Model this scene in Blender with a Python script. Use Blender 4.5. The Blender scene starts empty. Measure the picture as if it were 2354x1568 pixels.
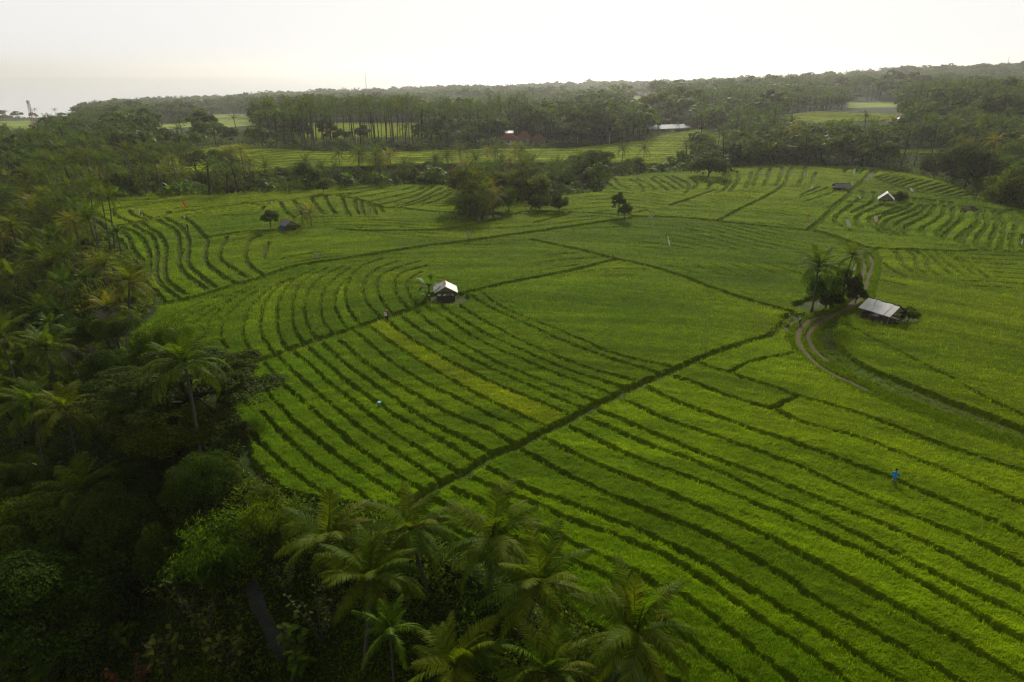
import bpy, math, random
import numpy as np
from mathutils import Vector, Matrix
random.seed(7); RNG = np.random.default_rng(7)
S = bpy.context.scene; COL = S.collection
R = math.radians
# ------------------------------------------------------------------ camera, light, exposure
H = 34.0; PITCH = R(21.6); F = 1569.0; CX, CY = 1176.5, 784.0      # focal length in units of a 2353 px wide picture
cam = bpy.data.cameras.new('camera'); cam_o = bpy.data.objects.new('camera', cam); COL.objects.link(cam_o)
cam.sensor_width = 36; cam.lens = 36 * F / 2353; cam.clip_start = .5; cam.clip_end = 60000
cam_o.location = (0, 0, H); cam_o.rotation_euler = (R(90) - PITCH, 0, 0); S.camera = cam_o
SUN_EL, SUN_AZ = R(30), R(9)            # azimuth to the right of the view direction (+Y)
sun = bpy.data.lights.new('sun', 'SUN'); sun_o = bpy.data.objects.new('sun', sun); COL.objects.link(sun_o)
sun.energy = 4.4; sun.angle = R(9); sun.color = (1, .95, .84)
sd_ = Vector((math.sin(SUN_AZ) * math.cos(SUN_EL), math.cos(SUN_AZ) * math.cos(SUN_EL), math.sin(SUN_EL)))
sun_o.rotation_euler = sd_.to_track_quat('Z', 'Y').to_euler()
W = bpy.data.worlds.new('World'); S.world = W; W.use_nodes = True
nt = W.node_tree; nt.nodes.clear(); N = nt.nodes.new; LK = nt.links.new
out = N('ShaderNodeOutputWorld'); sky = N('ShaderNodeTexSky'); sky.sky_type = 'NISHITA'; sky.sun_disc = False
sky.sun_elevation = SUN_EL; sky.sun_rotation = SUN_AZ; sky.dust_density = 5; sky.air_density = 1.5
b1 = N('ShaderNodeBackground'); b1.inputs[1].default_value = .08; LK(sky.outputs[0], b1.inputs[0])
tc = N('ShaderNodeTexCoord'); sp = N('ShaderNodeSeparateXYZ'); LK(tc.outputs['Generated'], sp.inputs[0])
mz = N('ShaderNodeMapRange'); mz.inputs[1].default_value = .12; mz.inputs[2].default_value = .75; LK(sp.outputs[2], mz.inputs[0])
my = N('ShaderNodeMapRange'); my.inputs[1].default_value = -.9; my.inputs[2].default_value = .55; LK(sp.outputs[1], my.inputs[0])
mz.interpolation_type = my.interpolation_type = 'SMOOTHSTEP'
cm = N('ShaderNodeMixRGB'); cm.inputs[1].default_value = (.93, .935, .945, 1); cm.inputs[2].default_value = (.46, .47, .48, 1); LK(mz.outputs[0], cm.inputs[0])
cb = N('ShaderNodeMixRGB'); cb.inputs[1].default_value = (.23, .235, .24, 1); LK(my.outputs[0], cb.inputs[0]); LK(cm.outputs[0], cb.inputs[2])
b2 = N('ShaderNodeBackground'); LK(cb.outputs[0], b2.inputs[0]); b2.inputs[1].default_value = 1
mx = N('ShaderNodeMixShader'); mx.inputs[0].default_value = .94; LK(b1.outputs[0], mx.inputs[1]); LK(b2.outputs[0], mx.inputs[2]); LK(mx.outputs[0], out.inputs[0])
S.view_settings.view_transform = 'Standard'; S.view_settings.look = 'None'; S.view_settings.gamma = 1; S.view_settings.exposure = 0
S.cycles.max_bounces = 4; S.cycles.diffuse_bounces = 2; S.cycles.glossy_bounces = 1; S.cycles.transmission_bounces = 3
S.cycles.transparent_max_bounces = 4; S.cycles.volume_bounces = 0; S.cycles.caustics_reflective = False; S.cycles.caustics_refractive = False
S.cycles.sample_clamp_indirect = 3
S.cycles.use_denoising = True; S.cycles.denoising_input_passes = 'RGB_ALBEDO_NORMAL'; S.cycles.denoising_prefilter = 'NONE'; S.cycles.use_adaptive_sampling = False; S.cycles.pixel_filter_type = 'BLACKMAN_HARRIS'; S.cycles.filter_width = 1.3
# ------------------------------------------------------------------ helpers
def tag(o, label, cat=None, group=None, kind=None):
    o['label'] = label
    if cat: o['category'] = cat
    if group: o['group'] = group
    if kind: o['kind'] = kind
    return o
def empty(name, loc, rz=0.0):
    o = bpy.data.objects.new(name, None); COL.objects.link(o); o.location = loc; o.rotation_euler = (0, 0, rz); o.empty_display_size = .2
    return o
def npmesh(name, V, Fc, mats=(), cols=None, smooth=False, midx=None):
    V = np.asarray(V, np.float32); Fc = np.asarray(Fc, np.int32); k = Fc.shape[1]
    me = bpy.data.meshes.new(name); me.vertices.add(len(V)); me.vertices.foreach_set('co', V.ravel())
    me.loops.add(Fc.size); me.loops.foreach_set('vertex_index', Fc.ravel())
    me.polygons.add(len(Fc)); me.polygons.foreach_set('loop_start', np.arange(0, Fc.size, k, dtype=np.int32))
    try: me.polygons.foreach_set('loop_total', np.full(len(Fc), k, np.int32))
    except Exception: pass
    me.polygons.foreach_set('use_smooth', np.full(len(Fc), smooth))
    if midx is not None: me.polygons.foreach_set('material_index', np.asarray(midx, np.int32))
    if cols is not None:
        a = me.color_attributes.new('tint', 'FLOAT_COLOR', 'POINT')
        c = np.ones((len(V), 4), np.float32); c[:, :3] = cols; a.data.foreach_set('color', c.ravel())
    for m in mats: me.materials.append(m)
    me.update(calc_edges=True); return me
def ob(name, me, parent=None, loc=None):
    o = bpy.data.objects.new(name, me); COL.objects.link(o)
    if parent: o.parent = parent
    if loc is not None: o.location = loc
    return o
_H = RNG.random((512, 512)).astype(np.float32)
def vn(x, y, s, seed=0):                                   # value noise, 0..1, cell size s
    x = np.asarray(x) / s + 37.3 * seed + 1000; y = np.asarray(y) / s + 91.7 * seed + 1000
    ix = np.floor(x).astype(int); iy = np.floor(y).astype(int); fx = x - ix; fy = y - iy
    fx = fx * fx * (3 - 2 * fx); fy = fy * fy * (3 - 2 * fy); ix &= 511; iy &= 511; jx = (ix + 1) & 511; jy = (iy + 1) & 511
    return (_H[ix, iy] * (1 - fx) + _H[jx, iy] * fx) * (1 - fy) + (_H[ix, jy] * (1 - fx) + _H[jx, jy] * fx) * fy
def sstep(a, b, x):
    t = np.clip((x - a) / (b - a), 0, 1); return t * t * (3 - 2 * t)
# ------------------------------------------------------------------ terrain heights
TR = np.array([0, 120, 215, 265, 300, 345, 420, 550, 900, 1500, 2300, 3300.])
TX = np.array([-400, 0, 100, 250, 700, 1200, 1500, 1800, 2080, 2353, 2800.])
TZ = np.array([
 [0, 0, 0, -2, -3, -4, -7, -12, -25, -40, -92, -100],
 [0, 0, 0, -2, -4, -4, -7, -12, -25, -40, -92, -100],
 [0, 0, 0, -2, -4, -4, -6, -11, -23, -38, -90, -100],
 [0, 0, 0, -2, -4, -3, -4, -8, -16, -29, -56, -100],
 [0, 0, 1, -1, -2, -.5, -1, -5, -11, -24, -40, -100],
 [0, 0, 1, 0, -2, -.5, 0, -2, -7, -15, -24, -100],
 [0, 0, 0, 0, -1, 0, 0, 0, -1, -6, -14, -90],
 [0, 0, 0, 0, -1, -1, 0, 2, 3, 3, 3, -60],
 [0, 0, 0, 0, -2, -1, 1, 4, 6, 12, 20, -30],
 [0, 0, 0, -1, -2, 0, 2, 5, 8, 20, 36, -10],
 [0, 0, 0, -1, -2, 0, 2, 6, 10, 26, 42, 0]], float)
def zbase(x, y):
    x = np.asarray(x, float); y = np.asarray(y, float)
    r = np.hypot(x, y); az = np.clip(np.arctan2(x, y), -1.2, 1.2); X = np.clip(CX + np.tan(az) * 1687, TX[0], TX[-1])
    i = np.clip(np.searchsorted(TX, X) - 1, 0, len(TX) - 2); j = np.clip(np.searchsorted(TR, r) - 1, 0, len(TR) - 2)
    u = (X - TX[i]) / (TX[i + 1] - TX[i]); v = np.clip((r - TR[j]) / (TR[j + 1] - TR[j]), 0, 1)
    v = v * .5 + v * v * (3 - 2 * v) * .5
    z = (TZ[i, j] * (1 - v) + TZ[i, j + 1] * v) * (1 - u) + (TZ[i + 1, j] * (1 - v) + TZ[i + 1, j + 1] * v) * u
    k = np.clip((r - 380) / 600, 0, 1)
    return z + k * 9 * (vn(x, y, 170, 3) - .5) + k * 14 * (vn(x, y, 420, 4) - .5)
cP, sP = math.cos(PITCH), math.sin(PITCH)
def ray(px, py):
    px = np.asarray(px, float); py = np.asarray(py, float); a = (px - CX) / F; b = -(py - CY) / F
    return a, cP + b * sP, -sP + b * cP
def unproj(px, py, zf=zbase):
    dx, dy, dz = ray(np.atleast_1d(px), np.atleast_1d(py)); t = np.geomspace(18, 9000, 1500)
    x = dx[:, None] * t; y = dy[:, None] * t; z = H + dz[:, None] * t - zf(x, y)
    hit = z < 0; i = np.where(hit.any(1), hit.argmax(1), 1499); i = np.maximum(i, 1); n = np.arange(len(i))
    za, zb = z[n, i - 1], z[n, i]; f = np.where(hit.any(1), za / (za - zb + 1e-9), 1); tt = t[i - 1] + f * (t[i] - t[i - 1])
    return dx * tt, dy * tt
def at(px, py): x, y = unproj(px, py); return float(x[0]), float(y[0])
def toD(pts, c):
    x0, y0, s = CR[c]; return [((x0 + x * s) / 1.7408, (y0 + y * s) / 1.7408) for x, y in pts]
CR = {'1': (0, 200, .5947), '2': (1350, 200, .5947), '3': (2700, 200, .593), '4': (0, 1000, .5947), '5': (1350, 1000, .5947), '6': (2700, 1000, .593),
      '7': (0, 1800, .5947), '8': (1350, 1800, .5947), '9': (2696, 1800, .5947), 'A': (1900, 1500, .5523), 'B': (940, 1380, .4248),
      'C': (300, 700, .34), 'D': (3200, 640, .3808), 'P': (0, 0, 1.7408)}
def P(c, s):                                               # 'x,y x,y' in crop c
    return toD([tuple(float(q) for q in a.split(',')) for a in s.split()], c)
POLY = P('P', '180,463 250,460 400,456 480,455 560,449 640,444 700,440 790,433 920,429 1030,432 1052,440 1050,500 1100,505 1160,470 1200,470 1300,455 1380,446 1392,425 1410,412 1500,402 1570,400 1650,392 1700,387 1800,384 1950,386 2010,391 2080,402 2150,418 2200,434 2232,450 2240,466 2300,477 2353,488 2500,510 2800,560 3200,800 3600,1700 1650,1640 1560,1590 1400,1480 1250,1385 1120,1292 1000,1240 900,1200 820,1172 700,1150 640,1130 580,1070 560,1000 520,950 490,890 430,850 330,830 292,795 305,770 340,740 372,705 335,650 300,580 255,540 215,500 190,480')
px_, py_ = zip(*POLY); PX, PY = unproj(px_, py_)
def seg_dist(x, y, X, Y, closed=True):
    d = np.full(np.shape(x), 1e9); n = len(X)
    for i in range(n if closed else n - 1):
        ax, ay, bx, by = X[i], Y[i], X[(i + 1) % n], Y[(i + 1) % n]; vx, vy = bx - ax, by - ay
        t = np.clip(((x - ax) * vx + (y - ay) * vy) / (vx * vx + vy * vy + 1e-9), 0, 1)
        d = np.minimum(d, (x - ax - t * vx) ** 2 + (y - ay - t * vy) ** 2)
    return np.sqrt(d)
def inpoly(x, y, X, Y):
    c = np.zeros(np.shape(x), bool); n = len(X)
    for i in range(n):
        ax, ay, bx, by = X[i], Y[i], X[i - 1], Y[i - 1]
        c ^= ((ay > y) != (by > y)) & (x < (bx - ax) * (y - ay) / ((by - ay) or 1e-9) + ax)
    return c
def zfull(x, y):
    x = np.asarray(x, float); y = np.asarray(y, float); z = zbase(x, y); r = np.hypot(x, y)
    m = (r < 360); 
    if m.any():
        xs, ys, rs = x[m], y[m], r[m]; sd = seg_dist(xs, ys, PX, PY); sd[inpoly(xs, ys, PX, PY)] = 0
        az = np.arctan2(xs, ys); dep = np.where(rs < 90, 13, 12) - 3 * sstep(180, 230, rs); dep = dep - dep * sstep(262, 312 + 20 * (az > .15), rs)
        z[m] = z[m] - dep * sstep(.5, 17, sd) + np.where(sd > 2, 1.2 * (vn(xs, ys, 9, 5) - .5), 0)
    return z
def zf1(x, y): return float(zfull(np.array([x]), np.array([y]))[0])
def ray_at_z(px, py, z):
    dx, dy, dz = ray(px, py); t = (z - H) / dz; return float(dx * t), float(dy * t)
def ray_at_r(px, py, r):
    dx, dy, dz = ray(px, py); t = r / math.hypot(dx, dy); return float(dx * t), float(dy * t), float(H + dz * t)
def project(x, y, z):
    yy = y * cP - (z - H) * sP; zz = y * sP + (z - H) * cP
    return CX + F * x / yy, CY - F * zz / yy
# ------------------------------------------------------------------ materials
def mat(name, col, rough=.7, spec=.3, metal=0, trans=0.0, island=0.0, objvar=0.0, noise=None, bump=0.0, tint=False, tcol=None, col2=None):
    m = bpy.data.materials.new(name); m.use_nodes = True; n = m.node_tree; nn = n.nodes; L = n.links.new
    b = nn['Principled BSDF']; b.inputs['Roughness'].default_value = rough; b.inputs['Metallic'].default_value = metal
    b.inputs['Specular IOR Level'].default_value = spec
    if tint:
        a = nn.new('ShaderNodeVertexColor'); a.layer_name = 'tint'; c = a.outputs[0]
    else:
        a = nn.new('ShaderNodeRGB'); a.outputs[0].default_value = (*col, 1); c = a.outputs[0]
    if col2 is not None:
        mr = nn.new('ShaderNodeMixRGB'); g = nn.new('ShaderNodeObjectInfo'); L(g.outputs['Random'], mr.inputs[0]); L(c, mr.inputs[1]); mr.inputs[2].default_value = (*col2, 1); c = mr.outputs[0]
    if noise:
        sc, amt, c2 = noise; t = nn.new('ShaderNodeTexNoise'); t.inputs['Scale'].default_value = sc; t.inputs['Detail'].default_value = 5
        tcn = nn.new('ShaderNodeTexCoord'); L(tcn.outputs['Object'], t.inputs['Vector'])
        mr = nn.new('ShaderNodeMixRGB'); rm = nn.new('ShaderNodeMapRange'); rm.inputs[1].default_value = .35; rm.inputs[2].default_value = .7; rm.inputs[4].default_value = amt
        L(t.outputs['Fac'], rm.inputs[0]); L(rm.outputs[0], mr.inputs[0]); L(c, mr.inputs[1]); mr.inputs[2].default_value = (*c2, 1); c = mr.outputs[0]
        if bump:
            bp = nn.new('ShaderNodeBump'); bp.inputs['Strength'].default_value = bump; bp.inputs['Distance'].default_value = .1; L(t.outputs['Fac'], bp.inputs['Height']); L(bp.outputs[0], b.inputs['Normal'])
    if island or objvar:
        hs = nn.new('ShaderNodeHueSaturation'); L(c, hs.inputs['Color']); c = hs.outputs[0]
        if island:
            g = nn.new('ShaderNodeNewGeometry'); mm = nn.new('ShaderNodeMapRange'); mm.inputs[3].default_value = 1 - island; mm.inputs[4].default_value = 1 + island
            L(g.outputs['Random Per Island'], mm.inputs[0]); L(mm.outputs[0], hs.inputs['Value'])
        if objvar:
            g = nn.new('ShaderNodeObjectInfo'); mm = nn.new('ShaderNodeMapRange'); mm.inputs[3].default_value = .5 - objvar; mm.inputs[4].default_value = .5 + objvar
            L(g.outputs['Random'], mm.inputs[0]); L(mm.outputs[0], hs.inputs['Hue'])
    L(c, b.inputs['Base Color'])
    if trans:
        tr = nn.new('ShaderNodeBsdfTranslucent'); mxs = nn.new('ShaderNodeMixShader'); mxs.inputs[0].default_value = trans
        gm = nn.new('ShaderNodeMixRGB'); gm.blend_type = 'MULTIPLY'; gm.inputs[0].default_value = 1; gm.inputs[2].default_value = (*(tcol or (1.5, 1.6, .7)), 1); L(c, gm.inputs[1]); L(gm.outputs[0], tr.inputs[0])
        L(b.outputs[0], mxs.inputs[1]); L(tr.outputs[0], mxs.inputs[2]); L(mxs.outputs[0], nn['Material Output'].inputs[0])
    return m
M = dict(
 ground=mat('ground_mat', (0, 0, 0), .95, .1, tint=True, noise=(.8, .45, (.012, .016, .004)), bump=.4),
 rice=mat('rice_mat', (0, 0, 0), .9, .03, tint=True, trans=.25),
 blade=mat('rice_blade_mat', (0, 0, 0), .7, .06, tint=True, trans=.4, island=.35),
 palm=mat('palm_frond_mat', (.062, .110, .003), .6, .05, trans=.42, island=.45, col2=(.115, .130, .004)),
 palmy=mat('yellow_frond_mat', (.20, .18, .008), .55, .12, trans=.4, island=.3),
 palmd=mat('dry_frond_mat', (.10, .05, .015), .8, .2, trans=.15, island=.3),
 areca=mat('areca_frond_mat', (.075, .13, .002), .55, .08, trans=.3, island=.3),
 leaf=mat('leaf_mat', (.055, .100, .002), .65, .06, trans=.48, island=.5, col2=(.10, .11, .004)),
 leafd=mat('dark_leaf_mat', (.038, .068, .002), .65, .06, trans=.42, island=.5, col2=(.055, .068, .003)),
 leafl=mat('light_leaf_mat', (.075, .14, .003), .6, .08, trans=.35, island=.4, col2=(.10, .13, .005)),
 leafy=mat('yellow_leaf_mat', (.11, .12, .006), .5, .12, trans=.35, island=.5, col2=(.07, .09, .01)),
 leafo=mat('orange_leaf_mat', (.20, .06, .01), .6, .3, trans=.3, island=.4),
 banana=mat('banana_leaf_mat', (.09, .16, .003), .55, .1, trans=.45, island=.3, col2=(.06, .11, .003)),
 bark=mat('bark_mat', (.12, .105, .08), .9, .15, noise=(3, .6, (.05, .045, .03)), bump=.4),
 barkd=mat('dark_bark_mat', (.05, .04, .025), .9, .15, noise=(3, .6, (.03, .025, .015)), bump=.4),
 twig=mat('pale_twig_mat', (.11, .10, .075), .85, .2),
 nut=mat('coconut_mat', (.16, .10, .02), .5, .4, island=.4),
 dirt=mat('dirt_mat', (.12, .088, .048), .95, .1, noise=(3, .7, (.07, .06, .03)), bump=.5),
 water=mat('water_mat', (.035, .035, .03), .45, .25, noise=(1.5, .7, (.012, .014, .008)), bump=.6),
 sea=mat('sea_glare_mat', (.62, .63, .63), .4, .4),  # reflected sky and glare painted into the pale base colour
 zinc=mat('zinc_mat', (.17, .175, .17), .5, .5, noise=(2, .5, (.25, .25, .26))),
 zincw=mat('white_zinc_mat', (.62, .61, .58), .5, .4, noise=(1.6, .5, (.45, .43, .39))),
 rust=mat('rust_mat', (.32, .09, .02), .9, .1, noise=(6, .6, (.16, .05, .02))),
 wood=mat('wood_mat', (.09, .07, .05), .9, .1, noise=(5, .7, (.04, .03, .02))),
 woodl=mat('pale_wood_mat', (.26, .21, .14), .85, .15, noise=(5, .5, (.15, .12, .08))),
 mat_=mat('woven_mat', (.27, .22, .14), .9, .1, noise=(14, .7, (.17, .13, .08))),
 thatch=mat('thatch_mat', (.11, .075, .04), .95, .1, noise=(10, .7, (.05, .035, .02)), bump=.6),
 tile=mat('roof_tile_mat', (.20, .065, .03), .85, .15, noise=(4, .6, (.10, .04, .02)), bump=.4),
 tileb=mat('brown_tile_mat', (.19, .12, .085), .85, .15, noise=(2, .6, (.12, .08, .06)), bump=.3),
 tiled=mat('dark_tile_mat', (.07, .045, .035), .9, .1, noise=(6, .6, (.04, .03, .02)), bump=.3),
 wall=mat('plaster_mat', (.42, .40, .35), .9, .1, noise=(2, .5, (.28, .26, .22))),
 stone=mat('stone_mat', (.22, .21, .19), .9, .1, noise=(5, .6, (.12, .11, .1)), bump=.4),
 dark=mat('dark_opening_mat', (.012, .012, .012), .9, .1),
 white=mat('white_cloth_mat', (.78, .76, .74), .7, .2, trans=.3, tcol=(1, 1, 1)),
 pink=mat('pale_pink_cloth_mat', (.72, .62, .62), .7, .2, trans=.3, tcol=(1, 1, 1)),
 orange=mat('orange_cloth_mat', (.75, .12, .03), .7, .2, trans=.3, tcol=(1, 1, 1)),
 yellow=mat('straw_cloth_mat', (.5, .38, .06), .7, .2, trans=.3, tcol=(1, 1, 1)),
 greenc=mat('green_cloth_mat', (.06, .55, .02), .7, .2, trans=.3, tcol=(1, 1, 1)),
 blue=mat('blue_tarp_mat', (.01, .16, .42), .6, .3),
 shirt=mat('blue_shirt_mat', (.0, .26, .62), .8, .2),
 skin=mat('skin_mat', (.16, .08, .05), .6, .3),
 hair=mat('hair_mat', (.012, .01, .008), .7, .3),
 khaki=mat('khaki_mat', (.30, .26, .19), .9, .1),
 navy=mat('dark_cloth_mat', (.02, .02, .025), .9, .1),
 maroon=mat('maroon_cloth_mat', (.12, .015, .015), .9, .1),
 straw=mat('straw_mat', (.32, .25, .13), .9, .1),
 plast=mat('white_plastic_mat', (.72, .70, .62), .4, .4),
 orangep=mat('orange_plastic_mat', (.75, .2, .1), .4, .4),
 black=mat('black_paint_mat', (.012, .012, .014), .3, .5),
 bluep=mat('blue_paint_mat', (.01, .10, .38), .3, .5),
 chrome=mat('chrome_mat', (.5, .5, .5), .25, .5, metal=1),
 rubber=mat('rubber_mat', (.015, .015, .015), .85, .2),
 redw=mat('red_mast_mat', (.4, .08, .05), .6, .3),
 steel=mat('steel_mat', (.30, .30, .29), .6, .4),
 teal=mat('teal_plastic_mat', (.10, .38, .38), .5, .3))
# ------------------------------------------------------------------ field lines traced along the bunds
L_ = []
def ln(w, c, *ss):
    for s in ss: L_.append((w, P(c, s)))
def multi(w, *cs):                                          # one line over several crops
    pts = []
    for c, s in cs: pts += P(c, s)
    L_.append((w, pts))
ln(1.5, 'P', '365,708 450,690 540,663 600,645 680,618 776,603 860,590 960,574 1080,559 1203,542 1323,525 1422,511 1487,504 1579,508 1653,515 1755,526 1858,537 1892,544 1960,565 1990,582')
ln(1.1, 'P', '480,870 560,850 601,836 665,812 735,787 803,766 889,736 940,720 995,697 1049,684 1083,677 1152,660 1254,640 1323,626 1408,604')
ln(.95, 'P', '892,1198 940,1171 1015,1123 1066,1100 1135,1056 1186,1037 1254,1000 1309,975 1350,950 1418,918 1480,888 1528,868 1579,845 1619,827 1687,803 1755,782 1776,772 1800,748 1822,728')
ln(.9, 'P', '1220,556 1282,570 1340,582 1408,600 1494,619 1579,646 1619,663 1687,687 1755,707 1817,724')
ln(.9, '2', '0,1225 200,1235 450,1232 700,1225 850,1205 1000,1175 1150,1130 1300,1100 1400,1105')
ln(1.2, '2', '1400,1105 1600,1110 1760,1118 1850,1125 2080,1140')
ln(.4, '2', '1320,1180 1450,1150 1560,1120')
ROADC = P('6', '1270,10 1305,80 1290,170 1265,250 1245,320 1140,410 1000,460 930,490 870,560 870,640 920,710 1010,790 1150,880 1300,950 1500,1030 1800,1140 2100,1250 2354,1330 2700,1470 3300,1700')
L_.append((4.2, ROADC)); ln(2.2, 'D', '0,765 90,770 180,785 330,830 480,890 600,940 690,985')
DITCH = P('6', '1090,500 1010,520 970,580 975,640 1010,700 1100,790 1250,880 1400,950 1700,1060 2000,1170 2354,1300')
ln(.6, '6', '1120,505 1250,580 1450,680 1600,760 1840,880 2100,1030 2354,1150 2700,1300')
L_.append((2.6, P('6', '1040,500 1000,540 1005,620 1060,690 1200,800 1450,915 1850,1075 2354,1270 2700,1400')))
ln(.55, '6', '160,785 270,830 370,850 440,880 700,960 820,1010 1100,1090 1400,1190 1700,1310 2050,1430 2354,1530', '370,850 420,820 560,765 790,722', '820,1015 720,1060 640,1105')
multi(.6, ('A', '1410,30 1600,90 1800,170 2000,240 2160,280 2354,370'), ('6', '1200,1290 1500,1400'), ('9', '1801,165 1900,210 2354,400 2700,520'))
multi(.7, ('A', '1235,115 1400,200 1600,280 1800,350 2000,430 2200,490 2354,540'), ('9', '1150,110 1400,200 1600,290 1850,390 2100,500 2354,620 2700,760'))
multi(.6, ('A', '1050,205 1200,270 1400,360 1600,430 1800,500 2000,570 2354,700'), ('9', '1000,220 1200,310 1500,440 1900,600 2200,740 2354,820 2700,980'))
multi(.65, ('A', '885,290 1000,330 1300,460 1600,590 1800,670 2000,740 2354,880'), ('9', '1200,460 1500,580 1800,720 2100,880 2354,1000 2700,1180'))
multi(.5, ('A', '790,345 950,405 1250,540 1500,630 1750,730 1950,820 2200,940 2354,1000'), ('9', '950,470 1200,590 1450,720 1700,850 2000,1000 2354,1170 2700,1370'))
multi(.65, ('A', '665,400 850,490 1050,590 1280,680 1550,780 1850,900 2150,1020 2354,1120'), ('9', '1000,600 1250,720 1500,850 1800,1020 2100,1200 2354,1330 2700,1540'))
multi(.65, ('A', '490,490 650,570 850,670 1100,770 1350,870 1550,960 1750,1050 2000,1160 2354,1340'), ('9', '950,800 1200,930 1500,1100 1800,1270 2100,1440 2300,1562 2700,1800'))
multi(.7, ('A', '320,575 450,640 650,750 850,850 1050,940 1300,1040 1500,1120 1750,1230 2000,1370 2300,1540'), ('9', '850,990 1100,1140 1400,1310 1700,1480 1830,1562 2300,1850'))
multi(.65, ('A', '75,700 250,800 450,890 700,980 900,1060 1150,1150 1400,1270 1700,1430 1930,1565'), ('9', '700,1100 950,1240 1200,1400 1430,1562 1800,1800'))
multi(.6, ('8', '880,215'), ('A', '60,820 250,900 500,1000 750,1110 1000,1200 1250,1300 1450,1400 1700,1560'), ('9', '400,1060 600,1200 850,1370 1100,1562 1400,1800'))
multi(.6, ('8', '775,300 950,380 1175,498'), ('A', '550,1190 850,1330 1100,1440 1300,1565'), ('9', '0,990 200,1130 400,1290 600,1450 750,1562 1000,1800'))
multi(.6, ('8', '650,370 850,480 1100,610'), ('A', '520,1310 800,1440 960,1510'), ('9', '0,1250 250,1450 400,1562 700,1800'))
ln(.5, '8', '530,430 700,520 1000,690 1300,860 1700,1100 2000,1280 2354,1500')
ln(.5, 'B', '90,775 180,900 300,1020 430,1150 600,1280 760,1400 880,1480', '150,1120 250,1230 380,1360 520,1470 600,1520', '260,670 400,830 560,990 720,1130 900,1260 1130,1410 1300,1540',
 '235,380 330,520 450,650 600,800 800,960 1000,1120 1150,1220 1330,1340 1500,1440 1640,1520', '270,195 400,350 560,500 750,670 950,840 1150,1010 1350,1150 1550,1290 1790,1430',
 '415,155 550,290 750,470 950,640 1150,800 1400,980 1650,1140 1850,1270 1960,1340', '540,95 700,220 900,410 1100,560 1350,760 1600,940 1850,1090 2100,1240', '670,50 850,200 1050,380 1300,560 1500,700 1750,840 2000,980 2260,1150')
multi(.45, ('B', '800,0 1000,180 1250,370 1450,510 1700,690 1950,830 2200,950'), ('5', '1030,1400'))
multi(.45, ('B', '1000,0 1250,220 1500,390 1750,540 2000,680 2354,820'), ('5', '1180,1335'))
multi(.45, ('5', '100,560'), ('B', '1260,10 1400,140 1600,280 1850,430 2100,550 2354,680'), ('5', '1150,1195 1300,1285'))
ln(.45, '5', '195,520 350,640 500,740 700,860 900,980 1100,1080 1300,1170 1400,1215', '325,490 430,580 600,690 800,800 1000,900 1200,990 1350,1050 1540,1135',
 '410,460 550,560 750,680 950,785 1200,900 1400,990 1560,1060 1660,1110', '500,420 700,570 900,690 1100,795 1300,880 1500,955 1750,1055', '575,395 750,500 950,630 1200,745 1450,850 1650,925 1840,1005',
 '660,370 800,470 1000,590 1150,660 1350,750 1600,850 1800,915 1940,960', '755,350 900,450 1100,565 1300,665 1500,750 1750,840 2050,920', '880,310 1000,395 1200,490 1350,560 1550,650 1800,745 2150,850')
ln(.3, '5', '965,300 1050,370 1200,450 1400,530 1600,610 1800,700 2000,760 2240,810')
ln(.5, '4', '1740,745 1680,690 1640,610 1640,520 1690,410 1770,320 1860,260 1950,215', '1530,690 1490,620 1495,520 1560,430 1660,345 1780,265', '1370,580 1400,520 1480,430 1600,330 1720,270', '1840,720 1770,620 1750,520 1770,400 1830,310 1920,240 2030,190',
 '1930,700 1880,600 1860,500 1870,380 1920,280 2000,205 2110,150', '2040,655 1980,560 1960,460 1970,360 2010,270 2090,195 2200,140', '2130,620 2070,540 2045,440 2060,330 2120,240 2210,175 2310,125', '2240,590 2170,500 2150,400 2180,300 2250,215 2354,140', '2340,560 2270,460 2250,360 2290,265 2370,180')
ln(.5, '5', '150,525 70,420 50,310 90,200 170,125 300,75', '290,480 200,380 170,290 190,220 260,150 400,95', '350,440 280,330 265,240 310,180 420,130 560,95', '470,410 400,330 385,260 400,200 470,160 600,125', '530,390 480,330 465,270 480,220 560,170')
ln(.3, '4', '900,690 1100,560 1350,430 1550,330 1680,270', '870,640 1050,520 1300,400 1500,320', '1200,640 1280,540 1440,420 1640,310')
ln(.7, 'C', '200,350 500,345 800,322 970,325', '200,495 430,440 600,415 720,403 900,375 1200,330', '1100,470 1130,490 1250,475 1350,460 1600,420 1900,385 2200,350 2354,330', '330,690 430,650 560,620 700,600 860,565 960,540 1060,515 1110,490')
ln(.55, 'C', '240,490 330,540 420,590', '440,440 470,500 550,550 660,590', '640,445 680,500 760,540 820,555', '770,480 830,520 900,545', '180,590 260,640 330,680')
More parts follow.
